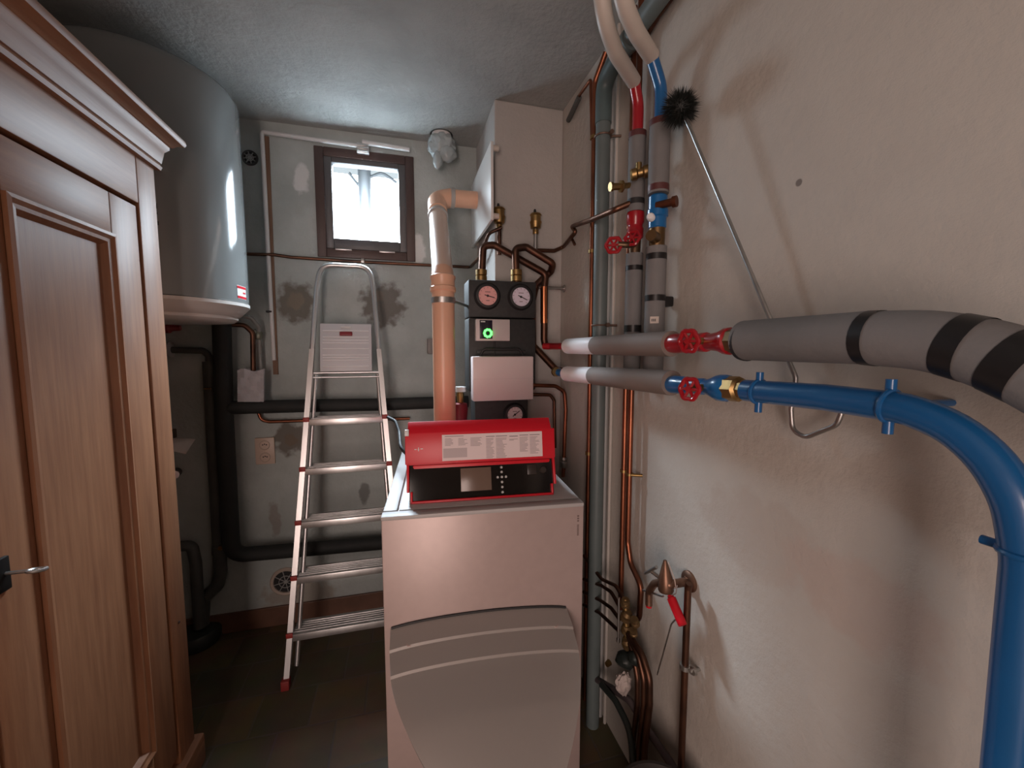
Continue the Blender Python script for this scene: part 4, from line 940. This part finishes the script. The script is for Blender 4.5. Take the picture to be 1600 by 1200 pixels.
MB().tube([R(1044, 878, oT - .01), R(1054, 905, oT - .01), R(1056, 918, oT - .01), R(1034, 920, oT - .015), R(1036, 885, oT - .015)], .0013, .004, 6).build('twine', mat('twine', (.60, .48, .42), .8), tp)
pp = thing('copper_pipe', 'copper pipe dropping from the tap rosette to the floor', 'pipe', R(1060, 1190, .03))
q0, q1 = R(1075, 920, .03), R(1061, 1190, .03)
MB().tube([R(1077, 912, .03), Vector((q0.x, q0.y, q0.z)), Vector((q0.x, q0.y, 0))], .0085, .01).build('pipe', COPPER_D, pp)
c = R(1069, 1040, .03); MB().lathe([(-.006, .013), (.006, .013)], (q0.x, q0.y, c.z), (0, 0, 1), 14).lathe([(0, .011), (.006, .008)], Vector((XR - .02, q0.y - .018, c.z)), (-1, -.5, 0), 14).tube([(q0.x, q0.y - .018, c.z), (XR, q0.y - .018, c.z)], .004, 0).build('pipe_clip', STEEL, pp)
hx = thing('red_handled_tool', 'red-handled tool with thin rod hanging under the tap', 'tool', R(1050, 1000, .055))
h0, h1 = R(1047, 930, .05), R(1067, 977, .05)
MB().tube([h0, lerp(h0, h1, .3), lerp(h0, h1, .75), h1], [.008, .011], 0, 12).tube([lerp(h0, h1, .1), lerp(h0, h1, .95)], .0115, 0, 12).build('handle', REDP, hx)
MB().tube([lerp(h0, h1, .70), R(1049, 975, .05), R(1027, 1054, .03)], .002, .01, 6).build('rod', STEEL, hx)
MB().tube([R(1058, 915, .06), R(1056, 928, .055), h0], .0012, .005, 6).build('hanging_string', mat('string', (.35, .28, .25), .8), hx)

# ------------------------------------------------------------------ manifold and copper loops beside the boiler
oM = .06
mf = thing('manifold', 'cluster of brass manifold fittings low beside the boiler', 'manifold', R(972, 990, oM))
for (px, py, s_) in ((977, 942, 1), (979, 962, 1.2), (978, 982, 1), (980, 1004, 1.2), (992, 972, .9), (990, 988, .8)):
    MB().lathe([(-.016 * s_, .009), (-.012 * s_, .015 * s_), (-.002, .015 * s_), (0, .010), (.006, .014 * s_), (.014 * s_, .012)], R(px, py, oM), (random.uniform(-.4, .4), random.uniform(-.4, .1), 1), 10).build('fitting', mat('aged_brass', (.20, .13, .06), .5, .7), mf)
MB().tube([R(977, 935, oM), R(980, 1015, oM)], .009, 0).build('brass_body', BRASS, mf)
MB().tube([R(967, 934, oM + .03), R(966, 998, oM + .03)], .0035, 0, 10).lathe([(0, .006), (.01, .006)], R(966, 998, oM + .03), (0, 0, -1), 10).build('steel_rod', STEEL, mf)
MB().ball(R(978, 1030, oM), .030, 3, (1, 1, .8), crump).ball(R(992, 1028, oM), .020, 3, (1, 1, 1), crump).build('black_motor', mat('motor_black', (.012, .018, .016), .5), mf)
MB().lathe([(0, .010), (.014, .008)], R(952, 1035, oM + .02), (-1, -.5, 0), 12).build('brass_cap', BRASS, mf)
for i, (s0, m0, m1, e0, lab) in enumerate((((912, 868), (940, 905), (962, 915), (976, 938), 'topmost'), ((912, 905), (940, 915), (955, 925), (968, 948), 'second'), ((912, 925), (938, 938), (955, 950), (968, 968), 'third'), ((912, 945), (936, 957), (950, 970), (966, 985), 'lowest'))):
    q = MB().tube([R(*s0, oM + .0), R(*m0, oM), R(*m1, oM), R(*e0, oM)], .006, .04, 10)
    tag(q.build('copper_loop', COPPER_D), f'{lab} of the four thin copper pipes curving from behind the boiler', 'pipe', 'copper loops into the manifold')
for i, (dx, r0, lab) in enumerate(((0, .0095, 'outer'), (-9, .0085, 'middle'), (-19, .008, 'inner'))):
    q = MB().tube([R(982, 990 + 5 * i, oM), R(1003 + dx * .7, 1022, oM), R(1015 + dx, 1060, oM), R(1015 + dx, 1100, oM), R(1007 + dx, 1170, oM), Vector((R(1007 + dx, 1170, oM).x, R(1007 + dx, 1170, oM).y, 0))], r0, .05, 12)
    tag(q.build('copper_loop', COPPER_D), f'{lab} of three copper pipes curving down from the manifold to the floor', 'pipe', 'copper pipes below the manifold')
b = MB(); c = R(974, 1068, oM)
b.ball(c, .030, 4, (.8, .6, 1.2), lambda d: 1 + .25 * noise.noise(d * 3.1) + .12 * noise.noise(d * 7)); tag(b.build('white_rag', mat('rag', (.52, .45, .42), .85)), 'pale rag hanging under the black motor beside the boiler', 'rag')
q = MB().tube([R(930, 1060, .05), R(955, 1075, .05), R(985, 1095, .05), R(1005, 1130, .04), R(1048, 1192, .03), R(1075, 1240, .03)], .011, .05)
tag(q.build('grey_hose', mat('hose_brown', (.10, .08, .085), .5)), 'brown-grey hose running diagonally down behind the copper pipes', 'hose')
q = MB().tube([R(940, 1070, .07), R(962, 1095, .07), R(985, 1140, .07), R(990, 1195, .07), Vector((R(990, 1195, .07).x, R(990, 1195, .07).y, 0))], .010, .06)
tag(q.build('dark_hose', mat('hose_green', (.035, .045, .042), .5)), 'dark green hose curving to the floor beside the boiler', 'hose')
c = Z(1035, 1262, .35); bk = thing('bucket', 'dark bucket at the foot of the right wall, only its rim in view', 'bucket', (c.x, c.y, 0))
MB().lathe([(0, .075), (.33, .10), (.345, .108), (.352, .108), (.352, .100), (.33, .095), (.02, .07), (.02, .001)], (c.x, c.y, 0), (0, 0, 1), 32).build('pail', mat('bucket_dark', (.035, .03, .028), .5), bk)
